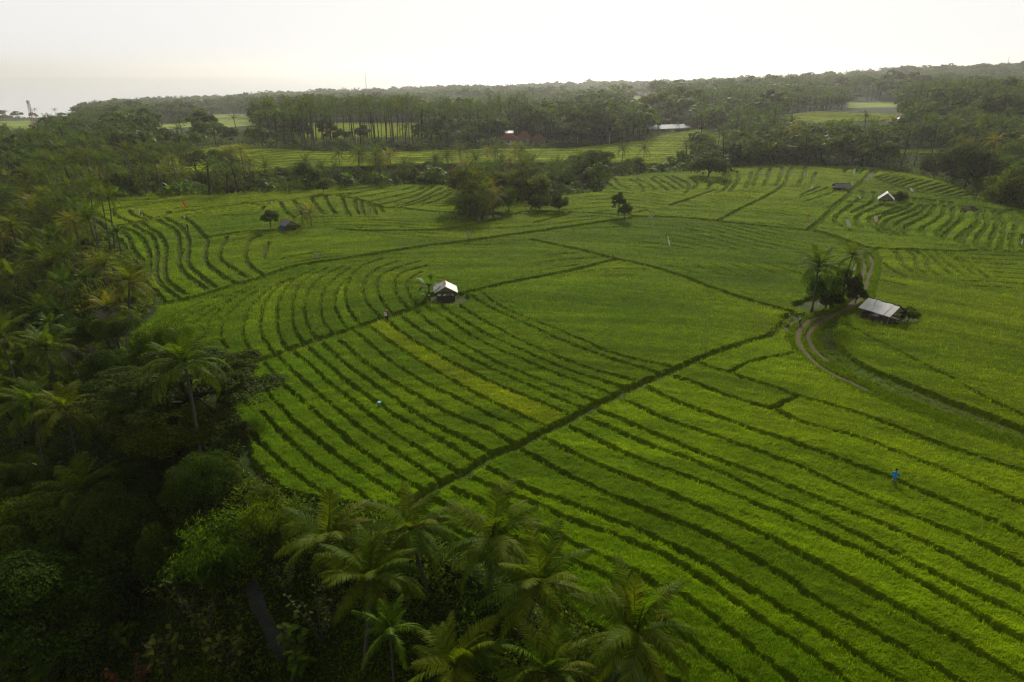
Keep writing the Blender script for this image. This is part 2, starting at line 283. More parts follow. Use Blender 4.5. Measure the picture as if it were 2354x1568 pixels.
ln(.75, 'C', '690,620 780,680 900,740 940,830 965,920 960,1010 950,1120 960,1230 1000,1310 1100,1400 1220,1500', '800,600 870,660 980,720 1040,800 1065,880 1060,1000 1050,1100 1060,1230 1120,1310 1220,1390 1310,1450',
 '980,560 1050,610 1150,660 1210,730 1225,820 1220,930 1240,950 1215,1030 1220,1080 1270,1170 1350,1240 1450,1310 1560,1390', '1060,540 1180,600 1270,660 1320,750 1335,850 1330,950 1325,1050 1370,1130 1450,1200 1550,1280 1650,1360',
 '1280,530 1350,580 1430,650 1500,730 1555,780 1545,860 1525,950 1540,1050 1600,1120 1720,1210 1850,1290 1920,1310', '1790,760 1740,850 1690,960 1720,1030 1800,1100 1950,1190 2050,1240',
 '2180,750 2080,790 2020,880 2000,960 2030,1060 2100,1140 2220,1210', '2290,830 2240,900 2220,1020', '560,690 640,780 670,880 740,980 800,1050 790,1170', '540,650 680,700 780,770 840,880 870,990 870,1080 865,1250', '540,790 600,930 660,1050', '930,1380 1000,1460 1060,1530', '340,700 420,750 480,790', '780,1170 850,1330 900,1380')
ln(.45, 'C', '690,1060 800,1050 880,1010 960,1010 1060,980', '1090,945 1230,940 1250,910 1330,910', '1340,800 1560,770 1700,745 2000,700 2354,685')
ln(.6, '1', '1885,1040 1920,1100 1980,1150', '1975,1030 2010,1080', '2095,1010 2130,1070 2170,1110', '2190,1000 2210,1060 2260,1120', '2300,1010 2320,1080 2354,1130', '1640,1045 1780,1065 1830,1040', '1970,1025 2100,1005 2354,985', '1500,1130 1700,1125 1780,1075')
ln(.6, '2', '35,1015 50,1080 80,1140', '115,1030 125,1080 145,1125', '160,1040 165,1090 185,1130', '210,1045 212,1120', '240,1060 255,1125', '285,1080 310,1110')
ln(.9, '2', '0,1000 120,1020 230,1050 320,1080 450,1085 580,1100 800,1115', '60,1000 200,967 350,937 430,920', '110,1015 300,985 430,960 520,935', '200,1040 400,1000 520,970 580,940', '280,1060 450,1020 560,985 640,935', '350,1080 500,1040 620,990 700,945', '420,1080 560,1040 650,1000 770,955', '580,1055 700,1020 790,960', '0,967 200,943 430,922')
ln(.6, '2', '1860,880 1890,920 1960,950', '1970,885 2040,930 2055,975', '2005,880 2090,920 2140,960', '2100,875 2150,910 2220,960', '2130,868 2200,905 2290,960', '2210,865 2280,910 2330,950', '2250,862 2330,900', '2000,1115 2080,1092', '2240,1060 2354,1030', '1800,900 1850,935 1880,960')
ln(.7, '3', '0,1050 100,1020 200,985 270,960', '0,885 60,900 95,940 60,990', '110,880 145,920 110,960', '190,880 235,910 215,960', '325,840 335,900 320,930', '350,835 370,890 330,960 280,980', '415,830 425,890 370,970',
 '515,835 500,890 470,950', '575,812 545,880 520,940', '640,808 620,880 590,940', '725,803 705,870 680,930', '790,800 760,860 725,930 620,1000 500,1060 400,1110 300,1165', '880,798 865,860 830,920', '945,840 920,915')
ln(.8, 'D', '520,98 470,130 455,160', '620,102 580,140 560,165', '670,112 620,150 612,180')
ln(1.3, 'D', '755,118 720,170 660,240 590,300 550,330 480,420 370,500 290,590 200,680 100,755', '790,140 750,180 730,210')
ln(.35, 'D', '0,395 100,350 200,305', '0,420 150,370 290,310', '40,465 250,400 410,330', '240,535 360,510')
ln(.9, 'D', '530,500 440,570 370,630 370,690 430,730', '490,470 560,480 650,410 660,370 630,345', '570,475 740,470 790,420 770,360', '750,480 640,530 520,590', '860,490 760,540 650,590 590,640 600,700 640,750', '1050,520 900,580 760,620 715,660 750,730 850,790 930,820',
 '1170,490 1080,550 900,610 800,660 830,720 920,800', '1260,500 1180,560 1050,610 900,670 890,720 960,790 1060,830', '1330,500 1260,580 1130,640 1020,690 1020,760 1100,830', '1410,500 1360,590 1230,670 1110,730 1130,800', '1510,510 1490,600 1400,680 1270,750 1290,830',
 '1600,520 1600,620 1560,690 1430,790 1440,840', '1710,550 1700,640 1620,710 1510,820 1530,870', '1840,560 1870,630 1830,700 1700,800 1650,870 1700,920', '1860,690 1760,790 1710,880 1740,940', '1920,550 1965,680 1930,750 1850,850 1850,920 1890,960',
 '2030,560 2065,690 2020,820 1980,920 1990,970', '2100,570 2145,700 2120,830 2085,980', '2160,560 2240,650 2265,730 2250,780', '2210,810 2215,920 2240,1000', '2350,820 2330,920 2350,950 2380,1000', '2300,580 2354,620 2420,680')
ln(1.1, 'D', '1110,460 1200,470 1300,480 1500,495 1660,510 1720,520 1850,522 2000,540 2200,560 2354,562 2600,580')
ln(.7, 'D', '1130,420 1150,460', '1200,425 1220,465', '1270,430 1290,475', '1340,440 1360,480', '1400,445 1410,485', '1490,460 1510,490', '1580,470 1600,500')
ln(1.0, 'D', '800,210 880,180 960,160', '850,222 960,190 1050,175', '900,245 1020,203 1110,190', '960,265 1080,218 1150,205', '1000,287 1130,240 1230,215', '1060,300 1200,252 1300,232', '1150,320 1290,270 1370,245', '1240,333 1380,290 1460,265', '1310,352 1440,312 1540,288',
 '1410,372 1540,327 1620,305', '1490,387 1620,345 1700,325', '1560,405 1690,370 1770,350', '1640,420 1790,385', '760,200 900,260 1050,310 1200,350 1400,395 1560,420 1800,450')
ln(1.3, 'D', '760,972 850,958 950,972 1200,970 1400,980 1700,990 1850,978 2100,985 2354,1000 2700,1010')
ln(.6, 'D', '1000,1000 1040,1060 1060,1120 1120,1170 1200,1220', '1120,985 1190,1050 1205,1130 1230,1180 1300,1220', '1220,990 1320,1080 1340,1150 1350,1190 1430,1240')
ln(.35, 'D', '1310,985 1390,1060 1480,1150 1580,1230', '1400,985 1500,1080 1620,1180 1700,1250', '1500,990 1650,1090 1820,1240', '1580,1000 1800,1150 1990,1290', '2000,1125 2130,1130 2250,1125', '870,1110 950,1180 1100,1260', '770,1280 900,1310 1100,1350')
def spline(pts, step=None):
    X, Y = unproj([p[0] for p in pts], [p[1] for p in pts])
    if len(X) < 3: return X, Y
    q = np.stack([X, Y], 1); q = np.vstack([2 * q[0] - q[1], q, 2 * q[-1] - q[-2]]); o = []
    t = np.linspace(0, 1, 5, endpoint=False)[:, None]
    for i in range(1, len(q) - 2):
        a, b, c, d = q[i - 1], q[i], q[i + 1], q[i + 2]
        o.append(.5 * ((2 * b) + (-a + c) * t + (2 * a - 5 * b + 4 * c - d) * t ** 2 + (-a + 3 * b - 3 * c + d) * t ** 3))
    o.append(q[-2][None]); o = np.vstack(o); return o[:, 0], o[:, 1]
FAR = [P('P', s) for s in ('245,392 330,374 430,353 520,337 560,332 620,345 720,351 850,353 1000,350 1150,346 1330,343 1420,332 1490,326 1590,322 1600,345 1560,378 1400,388 1100,388 700,396 400,402 300,402',
   '1480,322 1600,299 1692,309 1660,345 1500,352', '690,285 1010,285 1020,318 700,322', '0,279 60,277 105,281 85,298 -40,296', '-60,249 60,247 150,250 190,262 100,270 -60,263', '335,290 440,280 455,290 350,300', '490,274 585,269 600,288 515,293',
   '1775,270 1870,258 1990,262 2080,268 2060,278 1960,282 1840,288', '2050,345 2290,348 2290,356 2060,356', '0,344 60,343 62,352 0,354', '430,268 560,262 570,268 440,275', '1440,223 1500,221 1510,231 1445,234', '1945,236 2075,235 2068,247 1950,248')]
FARW = [unproj([p[0] for p in q], [p[1] for p in q]) for q in FAR]
CLEAR = [(1022, 690, 3.0), (1040, 692, 2.6), (2026, 735, 3.2), (2060, 732, 3.0), (663, 530, 2.6), (1932, 432, 2.4), (2035, 468, 2.8), (2065, 466, 3.0), (2227, 486, 2.0), (1868, 712, 3.0), (1900, 705, 3.5), (1925, 690, 3), (1940, 660, 2.5), (1835, 742, 2.5), (1810, 760, 1.5), (1101, 510, 1.2), (1120, 500, 4)]
CLEARW = [(*at(a, b), r) for a, b, r in CLEAR]
# ------------------------------------------------------------------ rice canopy on a polar grid (finer where near)
AZ = np.arange(-R(50), R(50), .0019); RR = 24 * np.exp(np.arange(0, math.log(640 / 24), .0030))
gr, ga = np.meshgrid(RR, AZ, indexing='ij'); GX = gr * np.sin(ga); GY = gr * np.cos(ga)
E = np.full(GX.shape, 99., np.float32)                     # metres to the nearest bund edge
def stamp(X, Y, w, Earr=E):
    rr = np.hypot(X, Y); aa = np.arctan2(X, Y)
    for i in range(len(X) - 1):
        mg = 1.6 + w / 2; r0, r1 = min(rr[i], rr[i + 1]) - mg, max(rr[i], rr[i + 1]) + mg; ma = mg / max(r0, 10)
        a0, a1 = min(aa[i], aa[i + 1]) - ma, max(aa[i], aa[i + 1]) + ma
        i0, i1 = np.searchsorted(RR, [r0, r1]); j0, j1 = np.searchsorted(AZ, [a0, a1])
        if i1 <= i0 or j1 <= j0: continue
        x = GX[i0:i1, j0:j1]; y = GY[i0:i1, j0:j1]; vx, vy = X[i + 1] - X[i], Y[i + 1] - Y[i]
        t = np.clip(((x - X[i]) * vx + (y - Y[i]) * vy) / (vx * vx + vy * vy + 1e-9), 0, 1)
        d = np.hypot(x - X[i] - t * vx, y - Y[i] - t * vy) - w / 2
        np.minimum(Earr[i0:i1, j0:j1], d, out=Earr[i0:i1, j0:j1])
LW = []
for w, pts in L_:
    X, Y = spline(pts); rm = np.median(np.hypot(X, Y)); w = w * (.46 + .86 * sstep(90, 180, rm)) if w < .9 else w; LW.append((w, X, Y)); stamp(X, Y, w)
IN = inpoly(GX, GY, PX, PY); X, Y = np.append(PX, PX[0]), np.append(PY, PY[0]); stamp(X, Y, .3)
for x, y, r in CLEARW:
    m = np.abs(gr - math.hypot(x, y)) < r + 3; E[m] = np.minimum(E[m], np.hypot(GX[m] - x, GY[m] - y) - r)
MAINF = IN.copy(); INF = np.zeros(IN.shape, bool)
for FX, FY in FARW:
    r0, r1 = np.hypot(FX, FY).min(), np.hypot(FX, FY).max()
    if r0 > 600: continue
    i0, i1 = np.searchsorted(RR, [r0 - 2, r1 + 2]); INF[i0:i1] |= inpoly(GX[i0:i1], GY[i0:i1], FX, FY)
INF &= ~IN & (gr > 285)
cont = (gr + 10 * np.sin(ga * 9 + 1) + 9 * vn(GX, GY, 45, 8)) / 6.6; fr = np.abs(cont - np.round(cont)) * 6.6   # contour terraces of the far fields
E = np.where(INF, np.minimum(E, fr - .6), E)
IN |= INF
jit = (1 - .75 * sstep(90, 170, gr)) * ((vn(GX, GY, .5, 1) - .5) * .30 + (vn(GX, GY, .17, 2) - .5) * .14 + (vn(GX, GY, 6, 13) - .5) * .22)
hgt = (.62 + .22 * sstep(120, 200, gr)) * sstep(-.10, .26, E + jit) * IN
hgt = hgt * (1 + .10 * (vn(GX, GY, 1.3, 6) - .5) + (.16 * (vn(GX, GY, .33, 7) - .5) + .10 * (RNG.random(GX.shape) - .5)) * (1 - .6 * sstep(90, 180, gr)))
ZB = zbase(GX, GY)
rowb = vn(GX * .16 + 3 * vn(GX, GY, 30, 15), (gr + 6 * vn(GX, GY, 40, 14)), .75 , 16) - .5        # planting rows follow the contours
rowf = vn(GX * .10, (gr + 9 * vn(GX, GY, 50, 17)), 2.6, 18) - .5
hgt = hgt * (1 + (.12 + .12 * sstep(110, 200, gr)) * rowb + (.14 + .12 * sstep(110, 210, gr)) * rowf)
c2_ = (gr + 7 * np.sin(ga * 13 + 2) + 12 * vn(GX, GY, 55, 27) + 3 * vn(GX, GY, 12, 28)) / (3.6 + 1.2 * vn(GX, GY, 80, 29)); f2_ = np.abs(c2_ - np.round(c2_)) * 4.2   # faint low steps inside the larger plots
gate = sstep(.42, .6, vn(GX * .5, GY, 9, 31)) * sstep(95, 135, gr) * sstep(.8, 2.0, E)
hgt = hgt * (1 - .62 * gate * np.exp(-(f2_ / .32) ** 2))
# plots: connected pieces of rice between the bunds, each its own shade
mk = hgt > .3; par = []; 
def find(a):
    while par[a] != a: par[a] = par[par[a]]; a = par[a]
    return a
lab = np.zeros(mk.shape, np.int32); prev = []; cnt = 0
for i in range(mk.shape[0]):
    row = mk[i]; d = np.diff(np.concatenate([[0], row.astype(np.int8), [0]])); st = np.where(d == 1)[0]; en = np.where(d == -1)[0]; cur = []; k = 0
    for s, e in zip(st, en):
        par.append(cnt); me_ = cnt; cnt += 1
        while k < len(prev) and prev[k][1] <= s: k += 1
        q = k
        while q < len(prev) and prev[q][0] < e:
            if e - s > 2 and min(e, prev[q][1]) - max(s, prev[q][0]) > 2: par[find(me_)] = find(prev[q][2])
            q += 1
        cur.append((s, e, me_)); lab[i, s:e] = me_
    prev = cur
root = np.array([find(a) for a in range(cnt)] or [0]); rnd1 = RNG.random(cnt + 1); rnd2 = RNG.random(cnt + 1); cid = root[lab]
YP = [(1500, 740, .1), (1300, 700, .15), (1650, 640, .25), (1750, 600, .3), (1900, 800, .6), (2150, 900, .6), (2250, 700, .85), (2100, 620, .8), (2330, 820, .7), (2200, 540, .35), (1950, 500, .5), (2250, 520, .3),
      (1800, 430, .8), (1600, 460, .7), (1500, 430, .6), (1900, 400, .9), (1250, 500, .6), (1000, 530, .6), (900, 470, .6), (700, 520, .4), (450, 480, .9), (330, 490, 1.0), (250, 500, .9), (600, 470, .8), (480, 530, .1), (330, 560, .1), (420, 600, .45),
      (600, 600, .5), (900, 620, .5), (1200, 600, .55), (700, 680, .4), (500, 700, .3), (700, 950, .2), (900, 900, .25), (650, 1100, .1), (1100, 850, .2), (1250, 900, .25), (1500, 1000, .45), (1800, 1100, .5), (2200, 1200, .5), (1600, 1300, .35), (2000, 1450, .35), (1200, 1200, .3), (700, 365, .9), (1500, 340, .9), (1900, 270, .9), (900, 300, 1), (450, 360, .9)]
yx, yy_ = unproj([a[0] for a in YP], [a[1] for a in YP]); num = np.zeros(GX.shape); den = np.zeros(GX.shape)
for (a, b, v), x, y in zip(YP, yx, yy_):
    w = 1 / (((GX - x) ** 2 + (GY - y) ** 2) / (gr ** 2) + 2e-4) ** 1.5; num += w * v; den += w
yel = num / den * .8 + (rnd1[cid] - .5) * .20 + (vn(GX, GY, 14, 9) - .5) * .35 + (vn(GX, GY, 3, 10) - .5) * .18
ys = P('5', '195,520 350,640 500,740 700,860 900,980 1100,1080 1300,1170 1400,1215 1540,1135 1350,1050 1200,990 1000,900 800,800 600,690 430,580 325,490')
sx, sy = unproj([a[0] for a in ys], [a[1] for a in ys]); yel = np.where(inpoly(GX, GY, sx, sy), .88 + (vn(GX, GY, 2, 11) - .5) * .3, yel)
yel = np.clip(yel, 0, 1.15)[..., None]
CG, CY_ = np.array([.092, .168, .0003]), np.array([.198, .250, .0004])
yel = yel + INF[..., None] * .25
yel = np.clip(yel + .25 * rowb[..., None] + .25 * rowf[..., None], 0, 1.2)
RC = (1 + .30 * rowb[..., None] + .34 * rowf[..., None]) * (CG * (1 - yel) + CY_ * yel) * (.78 + .36 * rnd2[cid][..., None] + .16 * vn(GX, GY, 22, 19)[..., None] + .35 * INF[..., None]) * (.85 + .3 * vn(GX, GY, .8, 12)[..., None])
zc = ZB - .06 + hgt; n1, n2 = GX.shape
idx = np.arange(n1 * n2).reshape(n1, n2); q = np.stack([idx[:-1, :-1], idx[:-1, 1:], idx[1:, 1:], idx[1:, :-1]], -1)
hm = np.maximum.reduce([hgt[:-1, :-1], hgt[:-1, 1:], hgt[1:, 1:], hgt[1:, :-1]])
def canopy(sel, name, label):
    fq = q[(hm > .05) & sel[:-1, :-1]]; used = np.zeros(n1 * n2, bool); used[fq.ravel()] = True; rm = np.cumsum(used) - 1
    V = np.stack([GX.ravel()[used], GY.ravel()[used], zc.ravel()[used]], 1); c = RC.reshape(-1, 3)[used] * .78
    # sides of a stand: browner stalks, colour raised to offset their own shade
    s = sstep(.15, .7, hgt.ravel()[used])[:, None]; c = c * s + np.array([.095, .125, .004]) * (1 - s)
    return V, rm[fq], c
def tufts(sel, dens, name):
    pr = dens * np.where(hgt > .45, 1, .8 * (hgt > .10) * (gr < 120)) * sel; pick = RNG.random(GX.shape) < pr; i, j = np.where(pick); i = np.minimum(i, n1 - 2); j = np.minimum(j, n2 - 2)
    fu, fv = RNG.random(len(i)), RNG.random(len(i)); x = GX[i, j] + fu * (GX[i + 1, j] - GX[i, j]) + fv * (GX[i, j + 1] - GX[i, j]); y = GY[i, j] + fu * (GY[i + 1, j] - GY[i, j]) + fv * (GY[i, j + 1] - GY[i, j])
    z = zc[i, j]; r = np.hypot(x, y); s = np.clip(.0038 * r, .20, .40) * (.75 + .5 * RNG.random(len(x))); nb = 5; n = len(x)
    a = RNG.random((n, nb)) * 2 * math.pi; lean = .25 + .75 * RNG.random((n, nb)); hh = s[:, None] * (.6 + .6 * RNG.random((n, nb))); wd = s[:, None] * .085 * (1 + sstep(100, 260, r)[:, None])
    ox = (RNG.random((n, nb)) - .5) * s[:, None] * 1.3; oy = (RNG.random((n, nb)) - .5) * s[:, None] * 1.3
    bx = x[:, None] + ox; by = y[:, None] + oy; bz = z[:, None] - .25 * s[:, None]; ca, sa = np.cos(a), np.sin(a)
    V = np.zeros((n, nb, 3, 3)); V[..., 0, 0] = bx - sa * wd; V[..., 0, 1] = by + ca * wd; V[..., 0, 2] = bz; V[..., 1, 0] = bx + sa * wd; V[..., 1, 1] = by - ca * wd; V[..., 1, 2] = bz
    V[..., 2, 0] = bx + ca * hh * lean; V[..., 2, 1] = by + sa * hh * lean; V[..., 2, 2] = bz + hh * (1.15 - .4 * lean) + .2 * s[:, None]
    c = np.repeat(RC[i, j][:, None, None, :], nb, 1).repeat(3, 2) * (1.22 - .22 * sstep(90, 200, r))[:, None, None, None]; c *= (.55 + .9 * RNG.random((n, nb, 1, 1))); dry = (RNG.random((n, nb)) < .04)[..., None, None]; c = np.where(dry, c * np.array([1.45, 1.05, 1.2]), c)
    V = V.reshape(-1, 3); return V, np.arange(len(V)).reshape(-1, 3), c.reshape(-1, 3)
REG = [('rice', 'green and yellow rice standing in curved terraced plots across the middle of the valley', MAINF, .34), ('rice', 'yellow-green rice in thin contour terraces beyond the tree-filled gully', INF, .14)]
for nm, lb, sel, dn in REG:
    V, Fq, c = canopy(sel, nm, lb); V2, F2, c2 = tufts(sel, dn, nm)
    T = np.concatenate([np.stack([Fq[:, 0], Fq[:, 1], Fq[:, 2]], 1), np.stack([Fq[:, 0], Fq[:, 2], Fq[:, 3]], 1), F2 + len(V)]); mi = np.zeros(len(T), np.int32); mi[2 * len(Fq):] = 1
    me = npmesh(nm, np.vstack([V, V2]), T, (M['rice'], M['blade']), np.vstack([c, c2]), smooth=False, midx=mi)
    tag(ob(nm, me), lb, kind='stuff'); print(nm, len(V), len(F2))
del V, V2, c, c2, T, num, den
# ------------------------------------------------------------------ ground
def ground():
    az = np.concatenate([np.linspace(-math.pi, -R(52), 40, endpoint=False), np.arange(-R(52), R(52), .0045), np.linspace(R(52), math.pi, 41)])
    rr = np.concatenate([[1.], 20 * np.exp(np.arange(0, math.log(4200 / 20), .0085))]); g, a = np.meshgrid(rr, az, indexing='ij'); x = g * np.sin(a); y = g * np.cos(a); z = zfull(x, y)
    inside = inpoly(x, y, PX, PY); far = np.zeros(x.shape, bool)
    for FX, FY in FARW:
        r0, r1 = np.hypot(FX, FY).min(), np.hypot(FX, FY).max(); m = (g > r0 - 5) & (g < r1 + 5); t = np.zeros(x.shape, bool); t[m] = inpoly(x[m], y[m], FX, FY); far |= t & ~inside & (g > 285)
    for cx_, cy_, w_, h_, col in ((1470, 227, 30, 5, 0), (2010, 240, 60, 5, 1), (1600, 322, 1, 1, 0)):
        pass
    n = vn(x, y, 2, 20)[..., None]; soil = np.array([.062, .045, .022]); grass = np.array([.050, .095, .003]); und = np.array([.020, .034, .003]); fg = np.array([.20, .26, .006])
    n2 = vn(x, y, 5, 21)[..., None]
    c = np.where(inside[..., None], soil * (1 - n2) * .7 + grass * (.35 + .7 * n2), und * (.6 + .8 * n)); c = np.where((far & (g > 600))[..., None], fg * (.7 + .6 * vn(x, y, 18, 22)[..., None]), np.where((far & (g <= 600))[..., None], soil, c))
    rx, ry = spline(ROADC); dr = np.full(x.shape, 99.); m = (g > 30) & (g < 260) & inside
    dr[m] = seg_dist(x[m], y[m], rx, ry, False); w = sstep(3.2, 1.6, dr)[..., None]; c = c * (1 - w) + np.array([.085, .12, .006]) * (.7 + .6 * n) * w
    i = np.arange(x.size).reshape(x.shape); qq = np.stack([i[:-1, :-1], i[:-1, 1:], i[1:, 1:], i[1:, :-1]], -1).reshape(-1, 4)
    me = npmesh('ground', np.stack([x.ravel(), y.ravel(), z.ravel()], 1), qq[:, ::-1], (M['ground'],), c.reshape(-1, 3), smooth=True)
    tag(ob('ground', me), 'dark soil and grass of the valley, its gullies and far hills', kind='structure')
ground()
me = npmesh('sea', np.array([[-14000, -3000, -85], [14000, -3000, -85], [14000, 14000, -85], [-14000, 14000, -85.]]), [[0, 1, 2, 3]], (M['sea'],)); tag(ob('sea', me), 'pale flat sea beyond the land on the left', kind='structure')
# ------------------------------------------------------------------ small mesh builder
class MB:
    def __init__(s): s.v = []; s.f = []; s.m = []
    def add(s, v, f, mi=0):
        k = len(s.v); s.v += [tuple(map(float, a)) for a in v]; s.f += [tuple(k + i for i in a) for a in f]; s.m += [mi] * len(f)
    def box(s, c, d, mi=0, rot=None):
        x, y, z = [a / 2 for a in d]; v = [Vector((i * x, j * y, k * z)) for i in (-1, 1) for j in (-1, 1) for k in (-1, 1)]
        if rot is not None: v = [rot @ a for a in v]
        s.add([a + Vector(c) for a in v], [(0, 1, 3, 2), (4, 6, 7, 5), (0, 4, 5, 1), (2, 3, 7, 6), (0, 2, 6, 4), (1, 5, 7, 3)], mi)
    def tube(s, pts, rad, n=6, mi=0, cap=True):
        pts = [Vector(p) for p in pts]; rad = rad if isinstance(rad, (list, tuple)) else [rad] * len(pts); k = len(s.v)
        for i, p in enumerate(pts):
            d = (pts[min(i + 1, len(pts) - 1)] - pts[max(i - 1, 0)]).normalized(); u = d.orthogonal().normalized() if abs(d.z) > .98 else Vector((-d.y, d.x, 0)).normalized(); w = d.cross(u)
            for j in range(n): a = 2 * math.pi * j / n; s.v.append(tuple(p + (u * math.cos(a) + w * math.sin(a)) * rad[i]))
        for i in range(len(pts) - 1):
            for j in range(n): s.f.append((k + i * n + j, k + i * n + (j + 1) % n, k + (i + 1) * n + (j + 1) % n, k + (i + 1) * n + j)); s.m.append(mi)
        if cap: s.f.append(tuple(k + j for j in range(n))[::-1]); s.f.append(tuple(k + (len(pts) - 1) * n + j for j in range(n))); s.m += [mi, mi]
    def prism(s, poly, axis, a, b, mi=0):                  # polygon (2D) extruded along axis 'x','y' or 'z' from a to b
        mk_ = {'x': lambda p, t: (t, p[0], p[1]), 'y': lambda p, t: (p[0], t, p[1]), 'z': lambda p, t: (p[0], p[1], t)}[axis]; n = len(poly)
        s.add([mk_(p, a) for p in poly] + [mk_(p, b) for p in poly], [tuple(range(n))[::-1], tuple(range(n, 2 * n))] + [(i, (i + 1) % n, n + (i + 1) % n, n + i) for i in range(n)], mi)
    def sphere(s, c, r, n=8, mi=0):
        r = (r, r, r) if not isinstance(r, (tuple, list)) else r; v = []; f = []; h = n // 2 + 1
        for i in range(h + 1):
            t = math.pi * i / h
            for j in range(n): a = 2 * math.pi * j / n; v.append((c[0] + r[0] * math.sin(t) * math.cos(a), c[1] + r[1] * math.sin(t) * math.sin(a), c[2] + r[2] * math.cos(t)))
        for i in range(h):
            for j in range(n): f.append((i * n + j, (i + 1) * n + j, (i + 1) * n + (j + 1) % n, i * n + (j + 1) % n))
        s.add(v, f, mi)
    def torus(s, c, R_, r, axis='y', n=16, m=6, mi=0):
        v = []; f = []
        for i in range(n):
            a = 2 * math.pi * i / n
            for j in range(m):
                b = 2 * math.pi * j / m; q_ = R_ + r * math.cos(b); p = (q_ * math.cos(a), r * math.sin(b), q_ * math.sin(a)); 
                if axis == 'x': p = (p[1], p[0], p[2])
                v.append((c[0] + p[0], c[1] + p[1], c[2] + p[2]))
        for i in range(n):
            for j in range(m): f.append((i * m + j, ((i + 1) % n) * m + j, ((i + 1) % n) * m + (j + 1) % m, i * m + (j + 1) % m))
        s.add(v, f, mi)
    def build(s, name, mats, parent=None, smooth=False, loc=None):
        me = bpy.data.meshes.new(name); me.from_pydata(s.v, [], s.f); mats = mats if isinstance(mats, (list, tuple)) else [mats]
        for m in mats: me.materials.append(m)
        me.polygons.foreach_set('material_index', s.m); me.polygons.foreach_set('use_smooth', [smooth] * len(s.f)); me.update(); return ob(name, me, parent, loc)
def ribbon(pts, w, dz, name, m, label, kind='structure'):
    X, Y = spline(pts); t = np.linspace(0, len(X) - 1, len(X) * 4); X = np.interp(t, np.arange(len(X)), X); Y = np.interp(t, np.arange(len(Y)), Y); dx, dy = np.gradient(X), np.gradient(Y); l = np.hypot(dx, dy) + 1e-9
    ww = w / 2 * (.8 + .5 * vn(X, Y, 1.5, 30)); V = []
    for s_ in (-1, -.4, .4, 1):
        x = X - dy / l * ww * s_; y = Y + dx / l * ww * s_; V.append(np.stack([x, y, zbase(x, y) + dz - .02 * (abs(s_) < .5)], 1))
    V = np.stack(V, 1); n = len(X); i = np.arange(n * 4).reshape(n, 4); f = np.stack([i[:-1, :-1], i[1:, :-1], i[1:, 1:], i[:-1, 1:]], -1).reshape(-1, 4); return V.reshape(-1, 3), f
RUTA = P('6', '1240,30 1275,90 1265,170 1240,240 1220,320 1150,400 1080,435 960,460 880,500 835,560 840,640 890,710 960,780 1080,850 1200,905 1300,955')
RUTB = P('6', '1300,30 1330,90 1310,170 1290,240 1270,310 1215,370 1130,420 1020,470 945,515 900,570 910,630 950,690 1020,750')
Vs = []; Fs = []; k = 0
RUTC = P('6', '1310,965 1500,1052 1800,1160 2100,1265 2354,1345 2700,1470'); RUTD = P('6', '1040,765 1160,835 1320,900 1540,985 1850,1100 2130,1205 2390,1290 2720,1420')
for pts, w in ((RUTC, .26), (RUTD, .26), (RUTA, .42), (RUTB, .42), (P('P', '1422,511 1487,504 1579,508 1653,515 1755,526 1858,537 1892,544 1960,565 1984,578'), .5), (P('2', '1400,1108 1600,1112 1760,1120 1850,1127'), .5)):
    V, f = ribbon(pts, w, .05, '', None, ''); Vs.append(V); Fs.append(f + k); k += len(V)
tag(ob('dirt_road', npmesh('dirt_road', np.vstack(Vs), np.vstack(Fs), (M['dirt'],))), 'two brown wheel ruts of the farm road curving between the fields', kind='structure')
V, f = ribbon(P('6', '1100,455 960,470 900,500 830,520 790,560'), 3.2, .035, '', None, '')
tag(ob('dirt_clearing', npmesh('dirt_clearing', V, f, (M['dirt'],))), 'bare brown earth at the bend of the farm road', kind='structure')
V, f = ribbon(P('P', '545,855 601,837 665,813 735,788 803,767 889,737 940,721 995,698 1040,690'), .55, .04, '', None, '')
tag(ob('foot_path', npmesh('foot_path', V, f, (M['dirt'],))), 'narrow earth footpath leading along the bund to the tin-roofed hut', kind='structure')
V, f = ribbon(DITCH[:6], .4, .045, '', None, ''); tag(ob('ditch_water', npmesh('ditch_water', V, f, (M['water'],))), 'narrow water channel beside the curving farm road', kind='structure')
